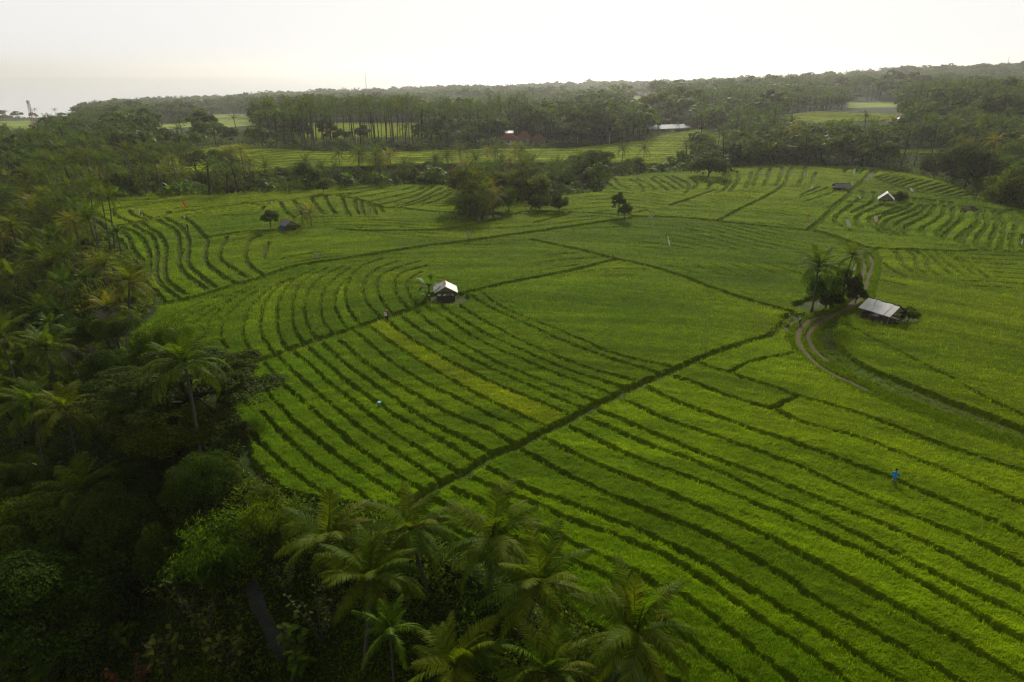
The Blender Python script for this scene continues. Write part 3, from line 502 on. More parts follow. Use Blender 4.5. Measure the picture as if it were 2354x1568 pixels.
# tufts of verge grass along the road and bunds (uncountable)
def verge():
    P_ = []
    for w, X, Y in LW:
        if w < .85 : dens = 3
        else: dens = (9 if w < 3 else 48) * w
        L = np.hypot(np.diff(X), np.diff(Y))
        for i in range(len(L)):
            rm = math.hypot(X[i], Y[i])
            if rm > 260: continue
            n = RNG.poisson(L[i] * dens * min(1, 90 / rm)); t = RNG.random(n); o = (RNG.random(n) - .5) * w * .95; nx, ny = -(Y[i + 1] - Y[i]) / (L[i] + 1e-9), (X[i + 1] - X[i]) / (L[i] + 1e-9)
            P_.append(np.stack([X[i] + t * (X[i + 1] - X[i]) + o * nx, Y[i] + t * (Y[i + 1] - Y[i]) + o * ny, np.full(n, rm)], 1))
    P_ = np.vstack(P_)
    keep = np.ones(len(P_), bool)
    for pts in (RUTA, RUTB): rx, ry = spline(pts); keep &= seg_dist(P_[:, 0], P_[:, 1], rx, ry, False) > .5
    P_ = P_[keep]; n = len(P_); nb = 5; z = zbase(P_[:, 0], P_[:, 1]); s = np.clip(.0035 * P_[:, 2], .2, .5) * (.5 + RNG.random(n))
    a = RNG.random((n, nb)) * 6.283; hh = s[:, None] * (.5 + .8 * RNG.random((n, nb))); wd = s[:, None] * .1; ca, sa = np.cos(a), np.sin(a); bx = P_[:, 0, None] + (RNG.random((n, nb)) - .5) * .3; by = P_[:, 1, None] + (RNG.random((n, nb)) - .5) * .3
    V = np.zeros((n, nb, 3, 3)); V[..., 0, 0] = bx - sa * wd; V[..., 0, 1] = by + ca * wd; V[..., 1, 0] = bx + sa * wd; V[..., 1, 1] = by - ca * wd; V[..., 0, 2] = V[..., 1, 2] = z[:, None] - .03
    V[..., 2, 0] = bx + ca * hh * .6; V[..., 2, 1] = by + sa * hh * .6; V[..., 2, 2] = z[:, None] + hh
    yl = RNG.random((n, 1, 1, 1)); c = (np.array([.07, .14, .002]) * (1 - yl) + np.array([.16, .20, .003]) * yl) * np.ones((n, nb, 3, 1)); V = V.reshape(-1, 3)
    tag(ob('verge_grass', npmesh('verge_grass', V, np.arange(len(V)).reshape(-1, 3), (M['blade'],), c.reshape(-1, 3))), 'short grass and weeds along the bunds and the farm road', kind='stuff'); print('verge', n)
verge()
# ------------------------------------------------------------------ plant shapes (arrays)
def rotz(V, a):
    c, s = math.cos(a), math.sin(a); o = V.copy(); o[:, 0] = V[:, 0] * c - V[:, 1] * s; o[:, 1] = V[:, 0] * s + V[:, 1] * c; return o
def frond(L, e0, droop, npair, lw, ll, g, seg=1, twist=0.0, hang=.5, s0=.16):
    ns = 10; s = np.linspace(0, 1, ns + 1); el = e0 - droop * s ** 1.25; d = L / ns
    px = np.concatenate([[0], np.cumsum(np.cos(el[:-1]) * d)]); pz = np.concatenate([[0], np.cumsum(np.sin(el[:-1]) * d)]); yaw = g.normal(0, .10); pyy = yaw * px * s
    V = []; T = []; k = 0
    rw = .045 * (1 - .85 * s) * max(1, lw / .05) ** .5
    for i in range(ns + 1):
        V += [(px[i], pyy[i] - rw[i], pz[i]), (px[i], pyy[i] + rw[i], pz[i]), (px[i], pyy[i], pz[i] - rw[i])]
    for i in range(ns):
        a = i * 3
        for p, q_ in ((0, 1), (1, 2), (2, 0)): T += [(a + p, a + q_, a + 3 + q_), (a + p, a + 3 + q_, a + 3 + p)]
    t = np.linspace(s0, .995, npair); x = np.interp(t, s, px); y = np.interp(t, s, pyy); z = np.interp(t, s, pz); e = np.interp(t, s, el)
    V = np.array(V); T = np.array(T); k = len(V)
    l = ll * (np.sin(np.pi * (.14 + .80 * t)) ** .7); 
    for sd in (-1, 1):
        n = npair; ln_ = l * (1 + g.normal(0, .09, n)); fwd = .45 + .55 * t + g.normal(0, .08, n); dn = hang * (.35 + .65 * g.random(n)) * (.5 + t * .7)
        tx, tz = np.cos(e), np.sin(e); D = np.stack([tx * fwd, sd * np.ones(n), tz * fwd - dn * .55], 1); D /= np.linalg.norm(D, axis=1)[:, None]
        D2 = np.stack([tx * fwd * .8, sd * np.ones(n) * .8, tz * fwd - dn * 1.7], 1); D2 /= np.linalg.norm(D2, axis=1)[:, None]
        B = np.stack([x, y, z], 1); Tn = np.stack([tx, 0 * tx, tz], 1) * lw * .5
        if seg == 1:
            A = np.stack([B - Tn, B + Tn, B + (D * .45 + D2 * .55) * ln_[:, None]], 1); V = np.vstack([V, A.reshape(-1, 3)]); T = np.vstack([T, np.arange(k, k + 3 * n).reshape(-1, 3)]); k += 3 * n
        else:
            Mx = B + D * ln_[:, None] * .5; A = np.stack([B - Tn * .7, B + Tn * .7, Mx - Tn, Mx + Tn, Mx + D2 * ln_[:, None] * .5], 1); V = np.vstack([V, A.reshape(-1, 3)])
            i = k + 5 * np.arange(n); T = np.vstack([T, np.stack([i, i + 1, i + 3], 1), np.stack([i, i + 3, i + 2], 1), np.stack([i + 2, i + 3, i + 4], 1)]); k += 5 * n
    return V, T
def join(parts):
    V = []; T = []; k = 0
    for v, t in parts: V.append(v); T.append(t + k); k += len(v)
    return np.vstack(V), np.vstack(T)
def crown_arr(seed, nf, npair, lw, L=4.3, seg=1, up=.0, droopy=1.0):
    g = np.random.default_rng(seed); ps = []
    for i in range(nf):
        f = (i + .5) / nf; e0 = R(82 - 95 * f ** 1.05) + g.normal(0, .1) + up; dr = (R(35) + R(75) * min(1, f * 1.3) + g.normal(0, .12)) * droopy
        v, t = frond(L * (.72 + .36 * min(1, f * 2.2)) * (1 + g.normal(0, .06)), e0, dr, npair, lw, 1.0 * L / 4.3, g, seg, hang=.4 + .7 * f); ps.append((rotz(v, i * 2.39996 + g.normal(0, .15)), t))
    return join(ps)
def leaf_cloud(seed, Rx, Rz, K, n, size, z0, flat=.0, tri=False, hollow=.55, up=.4, aspect=1.0, crad=.34, hang=0.0):
    g = np.random.default_rng(seed); d = g.normal(size=(K, 3)); d[:, 2] = np.abs(d[:, 2]) * .9 - .25; d /= np.linalg.norm(d, axis=1)[:, None]; rr = (hollow + (1 - hollow) * g.random(K))[:, None]
    C = d * rr * np.array([Rx, Rx, Rz]) ; C[:, 2] += z0; cr = crad * Rx * (.65 + .7 * g.random(K)); per = n // K; V = []
    for c, r in zip(C, cr):
        u = g.normal(size=(per, 3)); u /= np.linalg.norm(u, axis=1)[:, None]; u[:, 2] = np.where(u[:, 2] < -.35, -u[:, 2], u[:, 2]); rad = r * (.55 + .5 * g.random(per) ** .5)[:, None] * np.array([1, 1, .72 - flat * .5])
        p = c + u * rad; nr = u + g.normal(0, .45, (per, 3)) + np.array([0, 0, up]); nr /= np.linalg.norm(nr, axis=1)[:, None]
        a = np.cross(nr, g.normal(size=(per, 3))); a /= np.linalg.norm(a, axis=1)[:, None] + 1e-9
        if hang: a = a * (1 - hang) + np.array([0, 0, -1]) * hang; a /= np.linalg.norm(a, axis=1)[:, None]
        b = np.cross(nr, a); b /= np.linalg.norm(b, axis=1)[:, None] + 1e-9; s = (size * (.6 + .8 * g.random(per)))[:, None]; w = s * .5 / aspect ** .5; h = s * .5 * aspect ** .5
        if tri: V.append(np.stack([p - b * w * 1.2 - a * h * .6, p + b * w * 1.2 - a * h * .6, p + a * h * 1.3], 1))
        else: V.append(np.stack([p - a * h, p - b * w + nr * w * .25, p + a * h * 1.1, p + b * w + nr * w * .25], 1))
    V = np.concatenate(V); m = V.shape[1]; F_ = np.arange(V.shape[0] * m).reshape(-1, m)
    if m == 4: F_ = np.vstack([F_[:, [0, 1, 2]], F_[:, [0, 2, 3]]])
    return V.reshape(-1, 3), F_, C
def trunk_mb(h, r0, r1, lean=(0, 0), bend=.0, n=7, flare=1.5, k=7):
    m = MB(); pts = []; rad = []
    for i in range(k + 1):
        t = i / k; pts.append((lean[0] * t ** 1.6 + bend * math.sin(t * 3.1), lean[1] * t ** 1.6, h * t)); rad.append((r0 + (r1 - r0) * t) * (1 + (flare - 1) * max(0, 1 - t * 9)))
    m.tube(pts, rad, n); return m
def mesh_of(m, name, mats):
    me = bpy.data.meshes.new(name); me.from_pydata(m.v, [], m.f); [me.materials.append(a) for a in (mats if isinstance(mats, (list, tuple)) else [mats])]
    me.polygons.foreach_set('material_index', m.m); me.polygons.foreach_set('use_smooth', [True] * len(m.f)); me.update(); return me
# palm kit
PT = []                                                   # trunks of unit height 10
for le, be in (((.3, .2), .1), ((1.2, -.4), .25), ((-1.0, .5), -.25), ((-.2, -.9), .3)): PT.append((mesh_of(trunk_mb(10, .17, .11, le, be), 'trunk', M['bark']), le, be))
PC = {'near': [], 'mid': [], 'far': []}
for k, s in enumerate((1, 2, 3)):
    V, T = crown_arr(10 + s, 24, 26, .10, 4.3, 2); PC['near'].append(npmesh('crown', V, T, (M['palm'],)))
for s in (4, 5, 6, 7): V, T = crown_arr(20 + s, 22, 15, .13, 4.2, 1, droopy=.85 + .1 * (s % 3)); PC['mid'].append(npmesh('crown', V, T, (M['palm'],)))
V, T = crown_arr(30, 22, 15, .13, 4.2, 1); PC['midy'] = [npmesh('crown', V, T, (M['palmy'],))]
V, T = crown_arr(31, 13, 22, .14, 2.4, 1, up=.15, droopy=.8); PC['areca'] = [npmesh('crown', V, T, (M['areca'],))]
nm_ = MB(); g_ = random.Random(3)
for i in range(11): a = i * 2.4; nm_.sphere((.28 * math.cos(a), .28 * math.sin(a), -.25 - .3 * g_.random()), .13, 7)
NUT = mesh_of(nm_, 'coconuts', M['nut'])
FA = []                                                    # far whole palms for merged or single-mesh use
for s in range(4):
    V, T = crown_arr(50 + s, 13, 6, .42, 4.3, 1, droopy=.8); tm = trunk_mb(12, .22, .16, ((-1) ** s * .8, .3), 0, 4, 1.2, 3); tv = np.array(tm.v); tf = np.array([(a[0], a[1], a[2]) for a in tm.f if len(a) == 4] + [(a[0], a[2], a[3]) for a in tm.f if len(a) == 4])
    V = V + np.array([(-1) ** s * .8, .3, 12]); FA.append((V, T, tv, tf))
def far_mesh(V, T, tv, tf, nm, m1, m2): return npmesh(nm, np.vstack([V, tv]), np.vstack([T, tf + len(V)]), (m1, m2), midx=np.r_[np.zeros(len(T)), np.ones(len(tf))])
FM = [far_mesh(*a, 'coconut_palm', M['palm'], M['bark']) for a in FA]
# broadleaf kit, unit: crown radius 5, crown centre height given
def limbs(C, z0, r0, seed, n=9):
    m = trunk_mb(z0, r0, r0 * .6, (.2, .1), .15, 7, 1.6, 5); g = random.Random(seed)
    for c in C[:n]:
        p0 = Vector((.2, .1, z0 * (.55 + .4 * g.random()))); c = Vector(c); mid = p0.lerp(c, .5) + Vector((g.uniform(-.3, .3), g.uniform(-.3, .3), .5)); m.tube([p0, mid, c], [r0 * .42, r0 * .25, r0 * .08], 5)
    return m
BL = {'near': [], 'mid': [], 'far': []}
def btree(kind, seed, K, n, size, mtl, Rx=5, Rz=4, z0=7, **kw):
    V, T, C = leaf_cloud(seed, Rx, Rz, K, n, size, z0, **kw); BL.setdefault(kind, []).append((mesh_of(limbs(C, z0 - .5, .3, seed), 'trunk', M['barkd']), npmesh('crown', V, T, (mtl,))))
for i in range(5): btree('near', 100 + i, 34, 20000, .18, [M['leaf'], M['leafd'], M['leaf'], M['leafd'], M['leaf']][i], Rz=3.4 + .5 * (i % 2))
for i in range(6): btree('mid', 110 + i, 24, 4200, .42, [M['leaf'], M['leafd'], M['leafl'], M['leafd'], M['leaf'], M['leaf']][i], Rz=3.3 + .6 * (i % 3))
for i in range(4): btree('bush', 150 + i, 24, 4600, .42, [M['leaf'], M['leafd'], M['leafl'], M['leaf']][i], Rz=3.2, z0=3.0, hollow=.5)
for i in range(3): btree('bushn', 160 + i, 34, 20000, .18, [M['leaf'], M['leafd'], M['leafd']][i], Rz=3.3, z0=3.0)
for i in range(3): btree('feather', 180 + i, 44, 24000, .17, [M['leaf'], M['leafd'], M['leaf']][i], Rz=3.6, z0=5.5, crad=.26)
btree('bushd', 170, 26, 5200, .40, M['leafd'], Rz=3.2, z0=3.0)
btree('midl', 120, 22, 4200, .42, M['leafl']); btree('midy', 121, 22, 3600, .42, M['leafy']); btree('midd', 122, 26, 4600, .42, M['leafd'])
FB = []
for i in range(5):
    V, T, C = leaf_cloud(130 + i, 5, 4 + .5 * (i % 2), 15, 420, 1.25, 6.5, tri=True); FB.append((V, T))
for i in range(4): V, T, C = leaf_cloud(140 + i, 5, 3.8, 18, 1300, .75, 7, tri=True); BL['far'].append(npmesh('broadleaf_tree', V, T, ([M['leaf'], M['leafd'], M['leafl'], M['leaf']][i],)))
# banana
def banana_mesh(seed, nl=8):
    g = random.Random(seed); m = MB()
    for i in range(nl):
        a = i * 2.4 + g.random(); L = 2.1 + .6 * g.random(); e = R(78 - 70 * (i / nl) ** 1.2); dr = R(60 + 50 * i / nl); p = Vector((.06 * math.cos(a), .06 * math.sin(a), 2.0)); rows = []
        for k in range(8):
            t = k / 7; w = .34 * math.sin(math.pi * min(.97, .08 + .9 * t)) ** .6 * (1 + .15 * g.random()); d = Vector((math.cos(a) * math.cos(e - dr * t), math.sin(a) * math.cos(e - dr * t), math.sin(e - dr * t))); sd = Vector((-math.sin(a), math.cos(a), 0))
            if k == 0: w = .04
            rows.append((p - sd * w + Vector((0, 0, .12 * w)), p.copy(), p + sd * w + Vector((0, 0, .12 * w)))); p = p + d * L / 7
        v = [q for r in rows for q in r]; f = []
        for k in range(7): b = k * 3; f += [(b, b + 1, b + 4, b + 3), (b + 1, b + 2, b + 5, b + 4)]
        m.add(v, f)
    return mesh_of(m, 'leaves', M['banana'])
BN = [banana_mesh(s) for s in (1, 2, 3)]; BNT = mesh_of(trunk_mb(2.2, .14, .09, (.05, 0), .05, 7), 'stem', M['leafl'])
def bare_mesh(seed, h, r, depth=5, mtl='twig', spread=.55):
    g = random.Random(seed); m = MB()
    def br(p, d, l, r, k):
        q_ = p + d * l; m.tube([p, p.lerp(q_, .5) + Vector((g.uniform(-1, 1), g.uniform(-1, 1), 0)) * l * .08, q_], [r, r * .85, r * .65], 5 if k > 2 else 3, cap=False)
        if k == 0: return
        for i in range(3 if k > 1 else 3): dd = (d + Vector((g.uniform(-1, 1), g.uniform(-1, 1), g.uniform(-.2, .7))) * spread).normalized(); br(q_, dd, l * g.uniform(.62, .82), r * .6, k - 1)
    br(Vector((0, 0, 0)), Vector((0, 0, 1)), h * .28, r, depth); return mesh_of(m, 'branches', M[mtl])
BARE = [bare_mesh(1, 9, .16), bare_mesh(2, 8, .14), bare_mesh(3, 5, .07, 4)]
# bamboo: arching sprays of narrow leaves
def bamboo_arrs(seed, n=22, h=9, nl=260):
    g = np.random.default_rng(seed); mm = MB(); Vs = []
    for i in range(n):
        a = g.random() * 6.283; hh = h * (.65 + .45 * g.random()); out_ = (1.0 + 2.6 * g.random()); pts = []
        for k in range(9): t = k / 8; pts.append((math.cos(a) * (.3 + out_ * t ** 2.2), math.sin(a) * (.3 + out_ * t ** 2.2), hh * (t - .28 * t ** 4 * out_ / 2.2)))
        mm.tube(pts, [.05 * (1 - .8 * k / 8) for k in range(9)], 4, cap=False); pa = np.array(pts); t = .25 + .75 * g.random(nl) ** .7; p = np.stack([np.interp(t, np.linspace(0, 1, 9), pa[:, j]) for j in range(3)], 1) + g.normal(0, .38, (nl, 3))
        d = np.stack([math.cos(a) * .5 + g.normal(0, .5, nl), math.sin(a) * .5 + g.normal(0, .5, nl), -.5 - .6 * g.random(nl)], 1); d /= np.linalg.norm(d, axis=1)[:, None]; w = np.cross(d, g.normal(size=(nl, 3))); w /= np.linalg.norm(w, axis=1)[:, None]; L = (.30 + .25 * g.random(nl))[:, None]
        Vs.append(np.stack([p, p + d * L * .45 + w * .045, p + d * L, p + d * L * .45 - w * .045], 1))
    V = np.concatenate(Vs).reshape(-1, 3); Q = np.arange(len(V)).reshape(-1, 4); return npmesh('leaves', V, Q, (M['leaf'],)), mesh_of(mm, 'canes', M['barkd'])
BAM = [bamboo_arrs(1), bamboo_arrs(2, 18, 7, 240)]
# large-leaved sapling (teak like)
def bigleaf(seed, h=4.5, ns=5, nl=15, ls=.42, mtl='leafy', spread=1.3):
    g = random.Random(seed); st = MB(); lf = MB()
    for i in range(ns):
        a = g.random() * 6.28; hh = h * g.uniform(.6, 1.05); sp_ = spread * g.uniform(.3, 1.2); pts = [Vector((math.cos(a) * sp_ * t ** 1.3, math.sin(a) * sp_ * t ** 1.3, hh * t)) for t in (0, .35, .7, 1)]; st.tube(pts, [.045, .035, .025, .012], 5)
        for k in range(nl):
            t = .45 + .55 * k / nl; p = pts[0].lerp(pts[3], t); b = g.random() * 6.28; e = g.uniform(-.5, .5); d = Vector((math.cos(b) * math.cos(e), math.sin(b) * math.cos(e), math.sin(e))); s = Vector((-math.sin(b), math.cos(b), g.uniform(-.3, .3))); L = ls * g.uniform(.6, 1.25); w = L * .3; up = Vector((0, 0, 1))
            p = p + d * .06; q_ = [p, p + d * L * .3 + s * w + up * .04, p + d * L * .7 + s * w * .85, p + d * L - up * L * .15, p + d * L * .7 - s * w * .85, p + d * L * .3 - s * w + up * .04, p + d * L * .5 - up * .02]
            lf.add(q_, [(0, 1, 6), (1, 2, 6), (2, 3, 6), (3, 4, 6), (4, 5, 6), (5, 0, 6)])
    return mesh_of(st, 'stems', M['twig']), mesh_of(lf, 'leaves', M[mtl])
BIG = [bigleaf(1), bigleaf(2, 4, 6, 16, .5, 'leafl'), bigleaf(3, 5, 7, 12, .34, 'leafy', 1.6), bigleaf(4, 2.6, 5, 18, .22, 'leafo', 1.0)]
# ------------------------------------------------------------------ placing plants
def palm(x, y, h, lod='mid', label='', group=None, s=1.0, z=None, k=None, nuts=False, mat_kind=None, name='coconut_palm'):
    z = zf1(x, y) if z is None else z; k = RNG.integers(len(PT)) if k is None else k; rz = RNG.random() * 6.283
    if lod == 'far':
        o = ob('coconut_palm', FM[RNG.integers(4)], None, (x, y, z - .1)); o.rotation_euler = (0, 0, rz); o.scale = (s, s, h / 12); return tag(o, label, 'palm tree', group)
    r = empty(name, (x, y, z - .1), rz); tm, le, be = PT[k]; t = ob('trunk', tm, r); th = 1.0 if name == 'coconut_palm' else .6; t.scale = (s * th, s * th, h / 10)
    src = PC[mat_kind or lod]; c = ob('crown', src[RNG.integers(len(src))], r, ((le[0] + be * math.sin(3.1)) * s * th, le[1] * s * th, h)); c.scale = (s, s, s); c.rotation_euler = (RNG.normal(0, .08), RNG.normal(0, .08), RNG.random() * 6.28)
    if nuts: n_ = ob('coconuts', NUT, r, c.location); n_.location.z -= .15
    return tag(r, label, 'palm tree', group)
def broad(x, y, h, lod, label, group=None, wide=1.0, z=None, name='broadleaf_tree', cat='tree'):
    z = zf1(x, y) if z is None else z; rz = RNG.random() * 6.283; s = h / (6.3 if lod.startswith('bush') else 11.0)
    if lod.startswith('bush'): wide *= .62
    if lod == 'far':
        o = ob(name, BL['far'][RNG.integers(4)], None, (x, y, z - .5)); o.rotation_euler = (0, 0, rz); o.scale = (s * wide, s * wide, s); return tag(o, label, cat, group)
    r = empty(name, (x, y, z - .1), rz); src = BL[lod]; tm, cmh = src[RNG.integers(len(src))]; t = ob('trunk', tm, r); c = ob('crown', cmh, r); t.scale = c.scale = (s * wide, s * wide, s); return tag(r, label, cat, group)
def banana(x, y, h, label, group=None, z=None):
    z = zf1(x, y) if z is None else z; r = empty('banana_plant', (x, y, z), RNG.random() * 6.28); s = h / 3.8; t = ob('stem', BNT, r); c = ob('leaves', BN[RNG.integers(3)], r); t.scale = c.scale = (s, s, s); return tag(r, label, 'banana plant', group)
# foreground palms with every frond its own part
FR = []
gq = np.random.default_rng(77)
for e0, dr in ((78, 38), (62, 50), (45, 62), (25, 70), (5, 70), (-20, 50)):
    for v_ in range(2):
        V, T = frond(4.5 if e0 < 70 else 3.6, R(e0), R(dr), 38, .088, 1.02, gq, 2, hang=.45 + .5 * (e0 < 30)); FR.append((e0, npmesh('frond', V, T, (M['palm'],))))
def big_palm(px, py, r, label, s=1.0, nf=27, lean=0):
    x, y, zc = ray_at_r(px, py, r); z = zf1(x, y); h = max(5, zc - z); root = empty('coconut_palm', (x, y, z), 0); g = RNG
    ob('trunk', PT[lean][0], root).scale = (1, 1, h / 10); le, be = PT[lean][1:]; top = Vector((le[0] + be * math.sin(3.1), le[1], h)); root.location.x -= top.x; root.location.y -= top.y
    for i in range(nf):
        f = (i + .5) / nf; e = 80 - 100 * f; c = sorted(FR, key=lambda q_: abs(q_[0] - e) + g.random() * 9)[0]; o = ob('frond', c[1], root, top); k = s * (.78 + .24 * g.random()); o.scale = (k, k, k); o.rotation_euler = (g.normal(0, .28), g.normal(0, .13), i * 2.39996 + g.normal(0, .3))
    n_ = ob('coconuts', NUT, root, top - Vector((0, 0, .2))); return tag(root, label, 'palm tree', 'tall coconut palms at the foot of the picture')
big_palm(1131, 1250, 38, 'tallest coconut palm in the lower middle with a plume of upright fronds against the rice', 1.0)
big_palm(851, 1325, 37.5, 'coconut palm with a pale upright crown at the left end of the lower palm row', .92, lean=1)
big_palm(950, 1282, 41, 'coconut palm with drooping fronds right behind the shorter pale palm in the lower row', .9, lean=2)
big_palm(752, 1238, 43, 'coconut palm leaning over the lower corner of the narrow rice terraces', .98, lean=3)
big_palm(1240, 1395, 34, 'coconut palm crown between the tallest palm and the right-hand palm at the bottom', .95, lean=1)
big_palm(1462, 1490, 30.5, 'rightmost coconut palm of the bottom row, with bent silvery fronds and brown nuts', 1.02, lean=0)
big_palm(1042, 1535, 30, 'coconut palm cut by the bottom edge with one arched glossy frond', .85, lean=2)
big_palm(1262, 1545, 28.5, 'coconut palm cut by the bottom edge just left of the rightmost palm', .8, lean=3)
def areca_px(px, py, zc, label, s=1.0, r=None):
    if r: x, y, zc = ray_at_r(px, py, r)
    else: x, y = ray_at_z(px, py, zc)
    return palm(x, y, max(4, zc - zf1(x, y)), 'mid', label, None, s, mat_kind='areca', name='areca_palm')
areca_px(889, 1450, 0, 'bright green feather palm with short stiff fronds in the lower palm row', 1.0, r=33)
areca_px(267, 535, 5, 'slim tall palm with a small tufted crown standing against the upper left rice terraces', 1.0)
areca_px(195, 640, 3, 'slim palm with an orange crownshaft in front of the left grove', 1.1)
areca_px(105, 750, 2, 'small slim palm with dark green fronds low in the left grove')
NP = [(2, 768, 4, 'tall coconut palm with a long bare trunk at the left edge of the picture'), (65, 945, 1, 'coconut palm with raised fronds low on the left, left of its twin'), (156, 955, 1, 'coconut palm with raised fronds low on the left, right of its twin'),
      (300, 655, 2, 'yellowing coconut palm at the tip of the left grove beside the rice terraces'), (246, 705, 1, 'yellowing coconut palm with low spreading fronds below the grove tip'), (116, 617, 3, 'coconut palm with a broad round crown in the middle of the left grove'),
      (143, 722, 0, 'pale coconut palm in the lower left grove above the tangled shrubs'), (232, 608, 3, 'thin brownish coconut palm just left of the yellowing grove tip palm'), (34, 520, 5, 'coconut palm near the left edge below the fields of the upper left'),
      (96, 452, 5, 'tall coconut palm rising out of the upper left grove'), (150, 488, 5, 'coconut palm right behind the tallest one of the upper left grove'), (190, 515, 4, 'coconut palm at the right rim of the upper left grove'), (60, 590, 4, 'coconut palm with dark fronds left of the broad round crown'), (20, 640, 3, 'dark coconut palm by the left edge above the long bare trunk'), (110, 550, 4, 'coconut palm with hanging fronds halfway up the left grove')]
for i, (a, b, zc, lb) in enumerate(NP):
    x, y = ray_at_z(a, b, zc); yel = 'yellowing' in lb or 'pale' in lb; palm(x, y, zc - zf1(x, y), 'near' if not yel else 'mid', lb, None, 1.0, nuts=True, mat_kind='midy' if 'yellowing' in lb else None)
# the spreading tree with layered branches at lower left
def umbrella(px, py, zc, Rx, name, label, n=26000, size=.22, h=None):
    x, y = ray_at_z(px, py, zc); z = zf1(x, y); H0 = zc - z; g = np.random.default_rng(6); root = empty(name, (x, y, z)); V = []; T = []; k = 0; m = trunk_mb(H0 * .72, .38, .26, (.5, 0), .3, 9)
    L = 34
    for i in range(L):
        a = i * 2.4 + g.normal(0, .2); rr = Rx * (.18 + .82 * ((i + .5) / L) ** .55); zz = H0 + (1 - (rr / Rx) ** 2) * 3.2 - 1.2 + g.normal(0, .55); cx, cy = rr * math.cos(a), rr * math.sin(a) * .9
        v, t, C = leaf_cloud(200 + i, 1.9, .38, 7, n // L, size, 0, flat=.6, crad=.5, up=1.1); V.append(v + np.array([cx, cy, zz])); T.append(t + k); k += len(v)
        if i % 2 == 0 or i > 22: p0 = Vector((.4, 0, H0 * (.5 + .2 * g.random()))); c = Vector((cx, cy, zz - .1)); m.tube([p0, p0.lerp(c, .4) + Vector((0, 0, .9)), p0.lerp(c, .75) + Vector((0, 0, .5)), c], [.2, .13, .09, .03], 6)
    ob('trunk', mesh_of(m, 'trunk', M['barkd']), root); ob('crown', npmesh('crown', np.vstack(V), np.vstack(T), (M['leafd'],)), root); return tag(root, label, 'tree')
umbrella(415, 880, 4.5, 8.6, 'spreading_tree', 'large dark tree with flat layered branches at the left edge of the narrow terraces')
def explicit(kind, px, py, zc, h, lb, **kw):
    x, y = ray_at_z(px, py, zc); z = zf1(x, y); hh = max(3, zc - z + h * .3); return broad(x, y, hh, kind, lb, None, **kw)
explicit('feather', 420, 1120, -1, 5, 'feathery green tree just below the large layered tree'); explicit('feather', 530, 1190, -4, 4, 'light feathery tree at the lower corner of the terraces'); explicit('feather', 80, 1160, -2, 5, 'dense dark tree at the left edge above the bottom corner')
explicit('near', 230, 1180, -2, 5, 'dense dark tree left of the bamboo clump'); explicit('near', 60, 1330, -3, 5, 'very dark tree in the lower left corner'); explicit('feather', 330, 1060, -2, 5, 'dark tree below the left side of the layered tree'); explicit('feather', 545, 1000, -3, 3, 'small feathery tree at the edge of the narrow terraces, right of the layered tree'); explicit('feather', 560, 1085, -3, 3, 'low feathery tree at the lower left rim of the narrow terraces'); explicit('feather', 620, 1260, -4, 4, 'pale feathery tree right of the bamboo clump')
explicit('near', 60, 690, 0, 5, 'round dark tree between the palms of the left grove'); explicit('near', 200, 800, -3, 4, 'tangled leafy tree behind the grey bare shrubs'); explicit('near', 330, 720, -6, 3, 'dark bushy tree at the foot of the yellowing palm')
explicit('near', 60, 850, -3, 4, 'leafy dark tree behind the long bare trunk'); explicit('near', 230, 960, -3, 4, 'dark tree behind the paired low palms'); explicit('near', 150, 1290, -4, 4, 'dark tree with hanging leaves in the lower left')
def put(name, label, cat, px, py, zc, parts, s=1.0, rz=None):
    x, y = [float(q_[0]) for q_ in unproj(px, py + (95 if 'bamboo' in name else 55) * s, zfull)]; z = zf1(x, y); r = empty(name, (x, y, z), RNG.random() * 6.28 if rz is None else rz)
    for n_, me in parts: o = ob(n_, me, r); o.scale = (s, s, s)
    return tag(r, label, cat)
for a, b, zc, s, k, lb in ((512, 1290, -5, 1.0, 0, 'bamboo clump with narrow drooping leaves below the feathery trees'), (300, 1260, -6, .9, 1, 'second bamboo clump with dry yellow leaf tips, further left'), (640, 1190, -7, .8, 1, 'small bamboo clump beside the terrace corner')):
    put('bamboo_clump', lb, 'bamboo', a, b, zc, (('leaves', BAM[k][0]), ('canes', BAM[k][1])), s)
for a, b, zc, s, k, lb in ((130, 1075, -8, 1.2, 0, 'yellow-green large-leaved shrub on the left below the paired palms'), (250, 1060, -8, 1.1, 0, 'large-leaved shrub with pink buds right of the yellow-green one'), (480, 1420, -8, 1.2, 2, 'yellowing large-leaved sapling at the bottom beside the stream'),
      (400, 1500, -7, 1.4, 0, 'large-leaved sapling at the bottom edge, left of the yellowing one'), (215, 1400, -7, 1.3, 1, 'sapling with very big green leaves in the lower left'), (740, 1420, -8, 1.15, 2, 'tall thin sapling with pale bare stems left of the lower palms'),
      (665, 1330, -9, .6, 2, 'thin sapling with few leaves above the stream'), (30, 1540, -5, 1.4, 1, 'big pale leaves in the bottom left corner'), (120, 1545, -5, 1.2, 1, 'big-leaved seedling on the bottom edge near the corner'), (310, 1525, -8, 1.4, 3, 'small shrub with orange leaves on the bottom edge'),
      (280, 1440, -8, 1.4, 1, 'large-leaved sapling right of the one with very big leaves'), (90, 1440, -8, 1.4, 0, 'yellow-green large-leaved sapling near the left edge, low down'), (430, 1360, -8, 1.3, 2, 'thin yellowing sapling above the one beside the stream'), (540, 1500, -8, 1.3, 0, 'yellow-green sapling on the near bank of the stream'), (690, 1500, -8, 1.2, 1, 'large-leaved sapling right of the stream at the bottom'), (160, 1180, -8, 1.3, 2, 'yellow-leaved sapling in the thicket below the paired palms')):
    put('leafy_sapling', lb, 'sapling', a, b, zc, (('stems', BIG[k][0]), ('leaves', BIG[k][1])), s)
